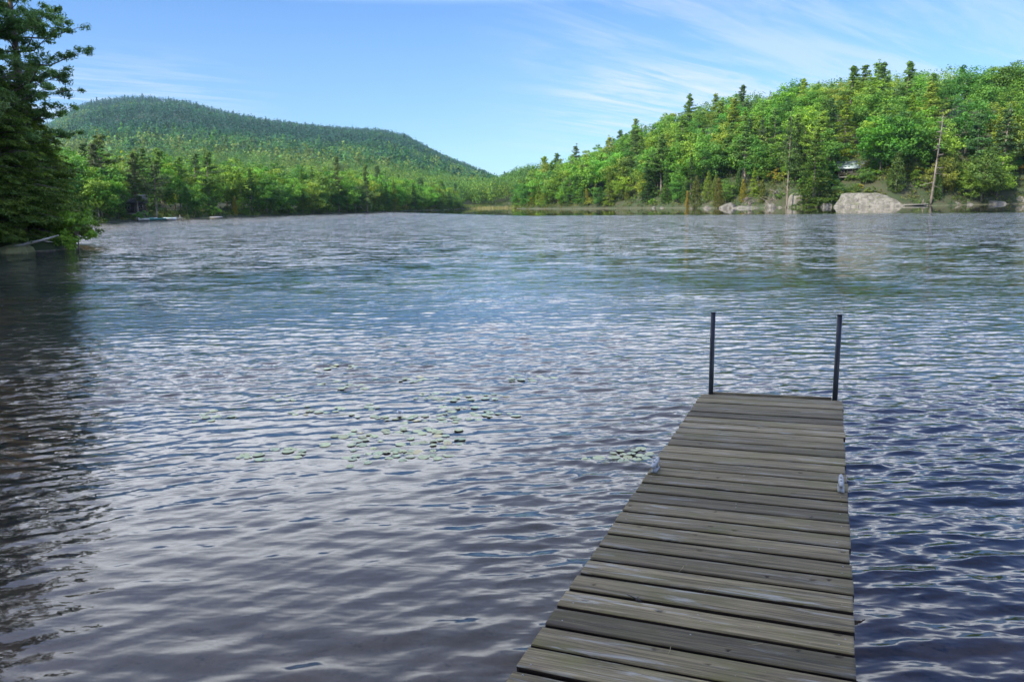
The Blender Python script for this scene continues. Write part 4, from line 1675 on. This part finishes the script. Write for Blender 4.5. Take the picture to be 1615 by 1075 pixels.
sl.location = (SLAB_R[0], SLAB_R[1] + 3.0, 0)
sl.scale = (1, 1, 0.78)
sl.rotation_euler = (0, 0, R(-24))
tag(sl, "large pale granite slab sloping into the lake below the dark cabin", "rock", "rocks along the right shore")
for n_, (dx, dz, s_) in enumerate(((-5.2, 2.6, 2.3), (-1.5, 2.7, 2.2), (1.6, 2.7, 2.8), (3.8, 2.2, 2.0))):
    rt = plant(K_BUSH, SLAB_R[0] + dx, SLAB_R[1] + 5.5 - dx * 0.4, dz + 0.1, s_, (0.11, 0.14, 0.025), "", "", "", n_ % 2)
    placed.pop()
    tag(rt, ["low shrub on the left top of the large rock slab", "small shrub on the middle of the rock slab's top", "yellow-green shrub crowning the rock slab's top, right of middle", "small shrub where the rock slab begins to slope down"][n_], "shrub", "shrubs on the rock slab")

# ------------------------------------------------------------------ buildings and shore furniture
M_DARKWOOD = plain("dark_stained_wood", (0.035, 0.028, 0.022), 0.8)
M_WINDOW = plain("dark_window_glass", (0.012, 0.014, 0.018), 0.1, 0.0, 0.1)
M_ROOFP = plain("pale_metal_roof", (0.20, 0.25, 0.24), 0.5, 0.1)
M_ROOFD = plain("grey_shingles", (0.06, 0.06, 0.058), 0.85)
M_STONE = plain("foundation_stone", (0.24, 0.22, 0.19), 0.9, 0.0, 0.4, 2.0)
M_WHITE = plain("white_paint", (0.75, 0.76, 0.76), 0.5, 0.0, 0.06)
M_TEAL = plain("teal_hull_paint", (0.10, 0.30, 0.28), 0.4, 0.0, 0.1)
M_GREYWD = plain("grey_weathered_boards", (0.25, 0.23, 0.19), 0.85)


def cabin(name, loc, rz, w, dpt, hw, roof_mat, label, porch=True):
    root = empty(name, loc, rz)
    mb = MB()
    mb.box((0, 0, hw / 2 + 0.6), (w, dpt, hw))
    for sgn in (-1, 1):           # gable triangles
        x = sgn * (w / 2 - 0.05)
        mb.add([(x - .05, -dpt / 2, hw + .6), (x - .05, dpt / 2, hw + .6), (x - .05, 0, hw + .6 + dpt * 0.3), (x + .05, -dpt / 2, hw + .6), (x + .05, dpt / 2, hw + .6), (x + .05, 0, hw + .6 + dpt * 0.3)],
               [[0, 1, 4, 3], [1, 2, 5, 4], [2, 0, 3, 5]], [[0, 2, 1], [3, 4, 5]])
    mb.build("wall", M_DARKWOOD, root)
    mb = MB()
    ov, al = 0.7, math.atan(0.6)
    L = (dpt / 2 + ov) / math.cos(al)
    for sgn in (-1, 1):
        mb.box((0, sgn * (dpt / 2 + ov) / 2, hw + 0.66 + dpt * 0.3 - (dpt / 2 + ov) / 2 * 0.6 + 0.06), (w + 1.0, L, 0.1), 0, ('X', -sgn * al))
    mb.build("roof", roof_mat, root)
    mb = MB()
    mb.box((0, 0, 0.1), (w - 0.1, dpt - 0.1, 0.98))
    mb.build("foundation", M_STONE, root)
    for xx in (-w * 0.27, w * 0.27):
        mb = MB()
        mb.box((xx, -dpt / 2 - 0.03, hw * 0.55 + 0.6), (w * 0.24, 0.08, hw * 0.42))
        fr_ = mb.build("window", M_GREYWD, root)
        mb = MB()
        for s_ in (-1, 1):
            mb.box((xx + s_ * w * 0.056, -dpt / 2 - 0.075, hw * 0.55 + 0.6), (w * 0.095, 0.03, hw * 0.35))
        mb.build("pane", M_WINDOW, fr_)
    mb = MB()
    mb.box((0, -dpt / 2 - 0.03, 1.65), (0.9, 0.09, 2.0))
    mb.build("door", M_DARKWOOD, root)
    if porch:
        mb = MB()
        mb.box((0, -dpt / 2 - 1.2, 0.52), (w, 2.3, 0.14))
        mb.build("porch", M_GREYWD, root)
        for xx in (-w / 2 + 0.1, 0, w / 2 - 0.1):
            mb = MB()
            mb.box((xx, -dpt / 2 - 2.2, 0.2), (0.16, 0.16, 3.6))
            mb.build("porch_post", M_DARKWOOD, root)
        mb = MB()
        mb.box((0, -dpt / 2 - 2.25, 1.5), (w, 0.07, 0.09))
        mb.box((0, -dpt / 2 - 2.25, 1.05), (w, 0.05, 0.07))
        mb.build("railing", M_DARKWOOD, root)
    tag(root, label, "cabin")
    return root


zc = float(height(CABIN_R[None, :2])[0])
cabin("lake_cabin", (CABIN_R[0], CABIN_R[1], px_h(1340, 283, CABIN_R[1])), R(-20), 6.8, 5.4, 2.4, M_ROOFP, "dark wooden cabin with pale roof half hidden by trees above the rock slab")
cabin("boathouse", (BOAT_H[0], BOAT_H[1], 1.0), R(28), 4.6, 4.4, 2.4, M_ROOFD, "dark wooden boathouse under grey roof among pines on the left shore")


def small_dock(px, y, w, l, rz, label, posts=True):
    p = spot(px, y)
    root = empty("shore_dock", (p[0], p[1], 0), rz)
    mb = MB()
    nbd = max(4, int(w / 0.3))
    for i in range(nbd):
        mb.box(((i + 0.5) / nbd * w - w / 2, 0, 0.42), (w / nbd - 0.03, l, 0.06))
    mb.box((0, -l / 2 + 0.05, 0.3), (w, 0.06, 0.2))
    mb.build("deck", M_GREYWD, root)
    for sx_ in (-1, 1):
        for sy in (-1, 1):
            mb = MB()
            mb.tube([(sx_ * (w / 2 - 0.15), sy * (l / 2 - 0.15), -1.2), (sx_ * (w / 2 - 0.15), sy * (l / 2 - 0.15), 1.1 if sy < 0 and posts else 0.5)], 0.07, 8)
            mb.build("post", M_GREYWD, root)
    tag(root, label, "dock")
    return root


def rowboat(px, y, z, rz, L, mat, label):
    p = spot(px, y)
    root = empty("rowboat", (p[0], p[1], z), rz)
    st = np.linspace(-1, 1, 13)
    v = []
    for t in st:
        w = 0.62 * (1 - abs(t) ** 2.4 * (0.95 if t > 0 else 0.45))
        sh = 0.42 + 0.16 * t * t
        for a in np.linspace(-1, 1, 9):
            v.append((t * L / 2, a * w, sh * abs(a) ** 1.7))
    v = np.array(v)
    n_ = 9
    q_ = [[i * n_ + j, i * n_ + j + 1, (i + 1) * n_ + j + 1, (i + 1) * n_ + j] for i in range(12) for j in range(8)]
    o = obj("hull", mesh_np("hull", v, np.array(q_), mat, True), root)
    md = o.modifiers.new("thickness", 'SOLIDIFY')
    md.thickness = 0.04
    for xx in (-L * 0.2, L * 0.12):
        mb = MB()
        mb.box((xx, 0, 0.34), (0.25, 1.05, 0.04))
        mb.build("seat", M_GREYWD, root)
    tag(root, label, "boat")


small_dock(250, 163, 9.0, 1.6, R(8), "low grey dock with short posts along the shore below the boathouse")
small_dock(1443, 188.3, 6.0, 1.6, R(2), "little dark dock at the shore right of the large rock slab", False)
rowboat(232, 160.5, 0.05, R(10), 3.6, M_WHITE, "white rowboat afloat at the left end of the boathouse dock")
rowboat(252, 160.8, 0.05, R(14), 4.2, M_TEAL, "teal rowboat moored against the middle of the boathouse dock")
rowboat(267, 161.2, 0.05, R(2), 2.6, M_WHITE, "small white dinghy at the right end of the boathouse dock")
p = spot(340, 186)
raft = empty("swim_raft", (p[0], p[1], 0), 0.1)
mb = MB()
for i in range(8):
    mb.box(((i - 3.5) * 0.3, 0, 0.34), (0.28, 2.2, 0.06))
mb.build("deck", M_WHITE, raft)
for s_ in (-1, 1):
    mb = MB()
    mb.tube([(-1.15, s_ * 0.8, 0.1), (1.15, s_ * 0.8, 0.1)], 0.24, 12)
    mb.build("float", M_GREYWD, raft)
tag(raft, "small pale square swim raft floating off the left shore", "raft")
p = spot(320, 187)
lb = empty("log_boom", (p[0], p[1], 0.02), 0.03)
mb = MB()
mb.tube([(-4.2, 0, 0), (-1, 0.15, 0.05), (2, 0, 0.0), (4.2, -0.1, 0.05)], [0.14, 0.2, 0.18, 0.12], 8)
lg = mb.build("log", plain("mossy_log", (0.16, 0.17, 0.07), 0.9), lb)
tag(lb, "long mossy log floating beside the pale swim raft", "log")
p = spot(1456, 188.2)
post_o = MB()
post_o.tube([(0, 0, 0.4), (0.05, 0, 1.0), (0.12, 0, 1.5)], [0.16, 0.13, 0.05], 7)
post_o.tube([(0, 0, 0.45), (0.5, 0.1, 0.5), (0.8, 0.0, 0.55)], [0.14, 0.1, 0.06], 7)
dw = post_o.build("driftwood_stump", M_SNAG, None, True)
dw.location = (p[0], p[1], 0.05)
tag(dw, "pale driftwood stump resting on the little dark shore dock", "driftwood")

# ------------------------------------------------------------------ near left point: pines, hemlocks, fallen birch, shrub
M_NLEAF = M_LEAF


def near_tree(name, cat, tbcr, loc, colr, label, rz=0.0, scale=1.0):
    root = empty(name, loc, rz)
    root.scale = (scale,) * 3
    tb, cr = tbcr if isinstance(tbcr, tuple) else (None, None)
    obj("trunk", tb.mesh("trunk", M_BARK, True), root)
    c = obj("crown", cr.mesh("crown"), root)
    c.color = (*colr, 1)
    tag(root, label, cat)
    return root


def twin(src, name, loc, rz, scale, colr, label, cat):
    r = empty(name, loc, rz)
    r.scale = (scale,) * 3
    for ch in src.children:
        c = ch.copy()
        col.objects.link(c)
        c.parent = r
        if c.name.startswith("crown"):
            c.color = (*colr, 1)
    tag(r, label, cat)
    return r


def gz(x, y):
    return float(height(np.array([[x, y]]))[0])


np1 = near_tree("pine_tree", "pine tree", pine(801, 24, 0.18, 0.19, 1.9, 0.23, True), (-31.5, 46.0, gz(-31.5, 46) - 0.2), (0.120, 0.225, 0.063), "tall dark near pine at the left picture edge, its top out of view", 0.4)
np2 = near_tree("pine_tree", "pine tree", pine(802, 20, 0.26, 0.18, 1.9, 0.23, True), (-29.4, 48.0, gz(-29.4, 48) - 0.2), (0.131, 0.237, 0.063), "near pine with open limbs against the sky, right of the edge pine", 2.0)
twin(np1, "pine_tree", (-34.5, 43.0, gz(-34.5, 43)), 2.6, 1.05, (0.120, 0.225, 0.063), "tall pine on the left bank mostly beyond the picture's left edge", "pine tree")
twin(np2, "pine_tree", (-33.5, 38.0, gz(-33.5, 38)), 4.1, 1.2, (0.120, 0.225, 0.063), "pine leaning out of the left bank, beyond the left edge, mirrored in the lake", "pine tree")
twin(np1, "pine_tree", (-32.5, 31.0, gz(-32.5, 31)), 5.2, 0.95, (0.120, 0.225, 0.063), "near pine standing left outside the picture whose reflection darkens the water", "pine tree")
twin(np1, "pine_tree", (-31.8, 41.6, gz(-31.8, 41.6)), 1.7, 1.12, (0.10, 0.16, 0.045), "broad tall pine just beyond the left picture edge, leaning limbs over the bank", "pine tree")
twin(np1, "pine_tree", (-30.8, 37.8, gz(-30.8, 37.8)), 3.9, 1.1, (0.10, 0.16, 0.045), "broad pine at the bank's edge, left outside the picture", "pine tree")
nh1 = near_tree("hemlock_tree", "conifer", hemlock(811, 9.0, 0.38, 1.5, 0.16, 0.0, True), (-28.5, 44.0, gz(-28.5, 44.0) - 0.3), (0.146, 0.225, 0.040), "dense drooping hemlock at the near left point, nearest the birch log", 0.5)
nh2 = near_tree("hemlock_tree", "conifer", hemlock(812, 8.2, 0.40, 1.5, 0.16, 0.0, True), (-30.3, 41.2, gz(-30.3, 41.2) - 0.3), (0.126, 0.211, 0.040), "drooping hemlock filling the lower left picture edge over the bank", 1.5)
twin(nh1, "hemlock_tree", (-29.3, 48.0, gz(-29.3, 48.0) - 0.2), 3.3, 1.0, (0.157, 0.237, 0.040), "hemlock behind the near left point, its right side against the lake", "conifer")
twin(nh2, "hemlock_tree", (-29.6, 45.5, gz(-29.6, 45.5) - 0.2), 4.6, 1.05, (0.120, 0.205, 0.040), "taller dark hemlock below the near pines' trunks", "conifer")
twin(nh1, "hemlock_tree", (-32.5, 36.5, gz(-32.5, 36.5) - 0.2), 0.9, 1.05, (0.120, 0.205, 0.040), "hemlock on the left bank beyond the left picture edge", "conifer")
bs = broadleaf(821, 2.9, 0.52, 1.1, 0.16, 0.02, 34)
near_tree("leafy_shrub", "shrub", bs, (-24.9, 44.2, gz(-24.9, 44.2) - 0.1), (0.190, 0.331, 0.040), "bright green leafy shrub overhanging the lake at the near left point", 0.3, 0.95)
for (x, y, s_, a, lab) in ((-28.7, 42.3, 0.85, 2.2, "low hemlock hanging to the water between the birch log and the left edge"), (-31.2, 43.4, 1.25, 5.5, "tall hemlock at the left picture edge below the pine"),
                           (-30.8, 49.5, 1.1, 1.1, "hemlock filling the gap behind the near left point")):
    twin(nh2, "hemlock_tree", (x, y, gz(x, y) - 0.2), a, s_, (0.130, 0.195, 0.033), lab, "conifer")
for n_, (x, y, hh_, lab) in enumerate(((-37.0, 43.5, 22, "tall hemlock inland of the left bank beyond the left edge"), (-36.0, 38.0, 23, "tall hemlock on the left bank beside the mirrored pine"),
                        (-34.0, 33.5, 22, "hemlock nearer along the left bank, out of the picture"), (-31.5, 28.0, 20, "nearest tall hemlock of the left bank, out of the picture"),
                        (-34.5, 48.5, 21, "tall hemlock behind the near pines"), (-37.5, 52.0, 20, "rear hemlock behind the near pines"))):
    r = plant(K_HEM, x, y, gz(x, y), hh_, (0.091, 0.156, 0.033), "", "", "", n_ % 3, 1.1)
    placed.pop()
    tag(r, lab, "conifer")
# fallen birch
pA, pB = on_water(22, 398), on_water(108, 378)
fb = empty("fallen_birch", (0, 0, 0))
mb = MB()
A_ = np.array([-28.6, 40.6, 0.12])
mb.tube([A_, A_ + [1.3, 0.5, 0.05], A_ + [2.3, 0.6, 0.22], A_ + [3.4, 0.8, 0.5], A_ + [4.3, 0.9, 0.75]], [0.12, 0.11, 0.09, 0.06, 0.03], 9)
mb.build("trunk", M_BIRCH, fb, True)
mb = MB()
mb.tube([A_ + [2.4, 0.9, 0.35], A_ + [3.2, 0.9, 0.5], A_ + [4.0, 0.8, 0.4]], [0.045, 0.03, 0.012], 6)
mb.build("branch", M_BIRCH, fb, True)
tag(fb, "fallen pale birch trunk lying out over the water below the hemlock", "fallen tree")
mr = rock(12, 41.2, 2.6, 0.55, 1.8, 790, "low mossy yellow-green rock at the left edge under the hemlock", rock_material("mossy_rock", (0.13, 0.13, 0.05), (0.2, 0.19, 0.08), 1.0), 0.0)
mr["group"] = "rocks at the near left point"

# trees on the bank behind the camera: they shade the dock
for n_, (x, y, hh_, lab) in enumerate(((-6.5, -3.0, 14, "broad maple on the home bank close to the dock's landward end"), (-10.5, -5.5, 16, "broad maple on the home bank behind the first maple"),
                        (-4.5, -8.0, 15, "maple on the home bank straight behind the dock"), (-13.5, -9.0, 17, "rearmost maple of the home bank"), (-11.5, -0.8, 13, "maple at the home bank's water edge left of the dock"),
                        (-8.0, -10.5, 17, "maple between the straight-behind and the rearmost maples"), (-16.0, -4.0, 15, "outermost left maple of the home bank"))):
    r = plant(K_LEAF, x, y, gz(x, y) + 1.5, hh_, (0.08, 0.15, 0.025), "", "", "", n_ % 5, 1.15)
    placed.pop()
    tag(r, lab, "broadleaf tree")

# ------------------------------------------------------------------ lily pads
k = NT("lily_pad_leaf")
oc = k.node("ShaderNodeObjectInfo").outputs["Color"]
nz_ = k.noise(k.coord(), 22, 4, 0.6)
c = k.mix(k.rng(nz_, 0.4, 0.7, 0, 0.5), oc, k.mix(1.0, oc, (0.6, 0.62, 0.5), 'MULTIPLY'))
M_PAD = k.finish(k.principled(c, 0.38, k.bump(nz_, 0.15, 0.004), Specular_IOR_Level=0.5))


def pad_mesh(seed):
    g = np.random.default_rng(seed)
    n = 22
    notch = 0.22
    th = np.linspace(notch, 2 * math.pi - notch, n)
    r = 1 + 0.035 * np.sin(3 * th + seed)
    rings = [(0.0, 0.0), (0.5, 0.01), (0.88, 0.012), (1.0, g.uniform(0.0, 0.02))]
    v = [(0.10, 0, 0.0)]
    for f, z in rings[1:]:
        for t, r_ in zip(th, r):
            v.append((math.cos(t) * f * r_, math.sin(t) * f * r_, z * (1 + 0.6 * math.sin(2 * t + seed))))
    q_, t_ = [], []
    for i in range(n - 1):
        t_.append((0, 1 + i, 2 + i))
    for k_ in range(2):
        for i in range(n - 1):
            a = 1 + k_ * n + i
            q_.append((a, a + n, a + n + 1, a + 1))
    return mesh_np("lily_pad", np.array(v), [np.array(q_), np.array(t_)], M_PAD, True)


PADM = [pad_mesh(s) for s in range(6)]
CL = [(518, 579, 32, 4, 8, "farthest patch of lily pads"), (543, 608, 42, 6, 9, "upper left lily pad patch"), (647, 597, 38, 4, 9, "patch below the farthest pads"),
      (820, 597, 30, 5, 8, "right-hand far patch of pads"), (700, 626, 62, 6, 14, "long patch above the white flower"), (768, 626, 32, 4, 5, "right end above the white flower"),
      (452, 628, 24, 4, 4, "sparse left patch"), (342, 659, 28, 7, 8, "leftmost patch of pads"), (480, 650, 22, 6, 6, "small patch right of the leftmost one"), (528, 650, 26, 5, 5, "thin patch left of the flower"),
      (584, 642, 18, 4, 4, "little patch touching the flower's left"), (667, 661, 72, 5, 18, "wide band just below the white flower"), (757, 653, 62, 5, 12, "band right of the white flower"),
      (730, 643, 24, 4, 5, "pads over the band right of the flower"), (609, 681, 15, 4, 3, "trio under the yellowed leaf"), (655, 681, 36, 5, 8, "patch midway down the pads"),
      (560, 692, 38, 9, 13, "clump left of the lower pads"), (683, 697, 44, 6, 11, "right lower clump of pads"), (455, 710, 24, 7, 6, "lower left little clump"),
      (402, 722, 24, 4, 5, "lowest leftmost pads"), (575, 726, 24, 6, 7, "nearest clump of pads"), (645, 716, 60, 8, 16, "big lower clump of pads"), (992, 720, 40, 10, 14, "patch beside the dock's left edge")]
g = np.random.default_rng(23)
all_p = []
PC = [("pale sage-green", (0.31, 0.34, 0.13), 0.50), ("grey-green", (0.24, 0.30, 0.13), 0.30), ("olive", (0.26, 0.27, 0.08), 0.13), ("yellowed", (0.46, 0.36, 0.13), 0.07)]
cell = {}
for (cx_, cy_, rx_, ry_, n, ph) in CL:
    got = 0
    for tr_ in range(n * 30):
        if got >= int(n * 1.25):
            break
        u = g.normal(0, 0.55, 2)
        w = on_water(cx_ + u[0] * rx_, cy_ + u[1] * ry_)
        r_ = g.uniform(0.026, 0.054)
        if all((w[0] - a) ** 2 + (w[1] - b) ** 2 > (0.92 * (r_ + c_)) ** 2 for a, b, c_ in all_p):
            all_p.append((w[0], w[1], r_))
            got += 1
            ci = g.choice(4, p=[c_[2] for c_ in PC])
            o = bpy.data.objects.new("lily_pad", PADM[g.integers(6)])
            col.objects.link(o)
            o.location = (w[0], w[1], g.uniform(-0.001, 0.009))
            o.scale = (r_,) * 3
            o.rotation_euler = (g.normal(0, 0.05), g.normal(0, 0.05), g.uniform(0, 6.28))
            j = g.uniform(0.9, 1.4)
            o.color = (*[x * j for x in PC[ci][1]], 1)
            o["category"] = "lily pad"
            cell.setdefault((PC[ci][0], ph), []).append((w[0], o))
for (cn, ph), its in cell.items():
    its.sort(key=lambda t: t[0])
    for n_, (_, o) in enumerate(its):
        pre = "" if len(its) == 1 else ("leftmost " if n_ == 0 else "rightmost " if n_ == len(its) - 1 else f"{ORD[min(n_, 9)]} from left, ")
        o["label"] = f"{pre}{cn} pad in the {ph}"
        o["group"] = "lily pads on the lake"
# white water lily
w = on_water(631, 654)
fl = empty("water_lily", (w[0], w[1], 0.012))
M_PETAL = plain("white_petal", (0.82, 0.80, 0.78), 0.5, 0.0, 0.05)
for ring, (n, tilt, L) in enumerate(((8, 0.35, 0.045), (8, 0.8, 0.04), (6, 1.2, 0.032))):
    mb = MB()
    for i in range(n):
        a = (i + ring * 0.5) / n * 6.283
        d_ = np.array([math.cos(a) * math.cos(tilt), math.sin(a) * math.cos(tilt), math.sin(tilt)])
        s_ = np.array([-math.sin(a), math.cos(a), 0]) * 0.012
        b0 = np.array([0, 0, 0.01])
        upn = np.cross(d_, s_)
        upn = upn / np.linalg.norm(upn) * 0.004
        pts_ = [b0, b0 + d_ * L * 0.5 + s_ - upn, b0 + d_ * L, b0 + d_ * L * 0.5 - s_ - upn, b0 + d_ * L * 0.5 + upn]
        mb.add(pts_, None, [(0, 1, 4), (1, 2, 4), (2, 3, 4), (3, 0, 4)])
    mb.build("petal_ring", M_PETAL, fl)
mb = MB()
mb.tube([(0, 0, 0.008), (0, 0, 0.022), (0, 0, 0.026)], [0.011, 0.010, 0.004], 10)
mb.build("stamen", plain("yellow_stamen", (0.7, 0.5, 0.06), 0.6), fl, True)
tag(fl, "white water lily in bloom among the floating pads", "flower")

# weed on the shallow bottom
g = np.random.default_rng(29)
cr = Crown(g)
for (px, py, n) in ((775, 1010, 18), (740, 1050, 22), (690, 1000, 14), (600, 1060, 16), (660, 1065, 18), (560, 1030, 10), (640, 1030, 14)):
    for _ in range(n):
        w = on_water(px + g.normal(0, 26), py + g.normal(0, 14), -0.3)
        zb = float(height(w[None, :2])[0])
        cr.clump((w[0], w[1], zb + 0.03), (0.035, 0.035, 0.03), 9, 0.035, 0.4, None, 0.8, 0.1)
v, q_, t = cr.arrays()
cc = np.repeat(np.array([(0.20, 0.22, 0.06), (0.28, 0.25, 0.08), (0.16, 0.2, 0.1)])[g.integers(0, 3, len(v) // 4)], 4, 0)
tag(obj("bottom_weed", mesh_np("bottom_weed", v, q_, M_STUFF, False, {"tint": t, "tree_color": cc})), kind="stuff")

# ------------------------------------------------------------------ haze
HAZE = 0.00005
bm = bmesh.new()
bmesh.ops.create_cube(bm, size=1.0)
me = bpy.data.meshes.new("haze")
bm.to_mesh(me)
bm.free()
k = NT("air_haze")
pv = k.node("ShaderNodeVolumePrincipled")
pv.inputs["Color"].default_value = (0.55, 0.80, 1.0, 1)
pv.inputs["Density"].default_value = HAZE
pv.inputs["Anisotropy"].default_value = 0.2
k.l.new(pv.outputs[0], k.out.inputs["Volume"])
me.materials.append(k.mat)
hz = obj("haze", me)
hz.scale = (15000, 15000, 420)
hz.location = (0, 0, 205)
tag(hz, kind="stuff")
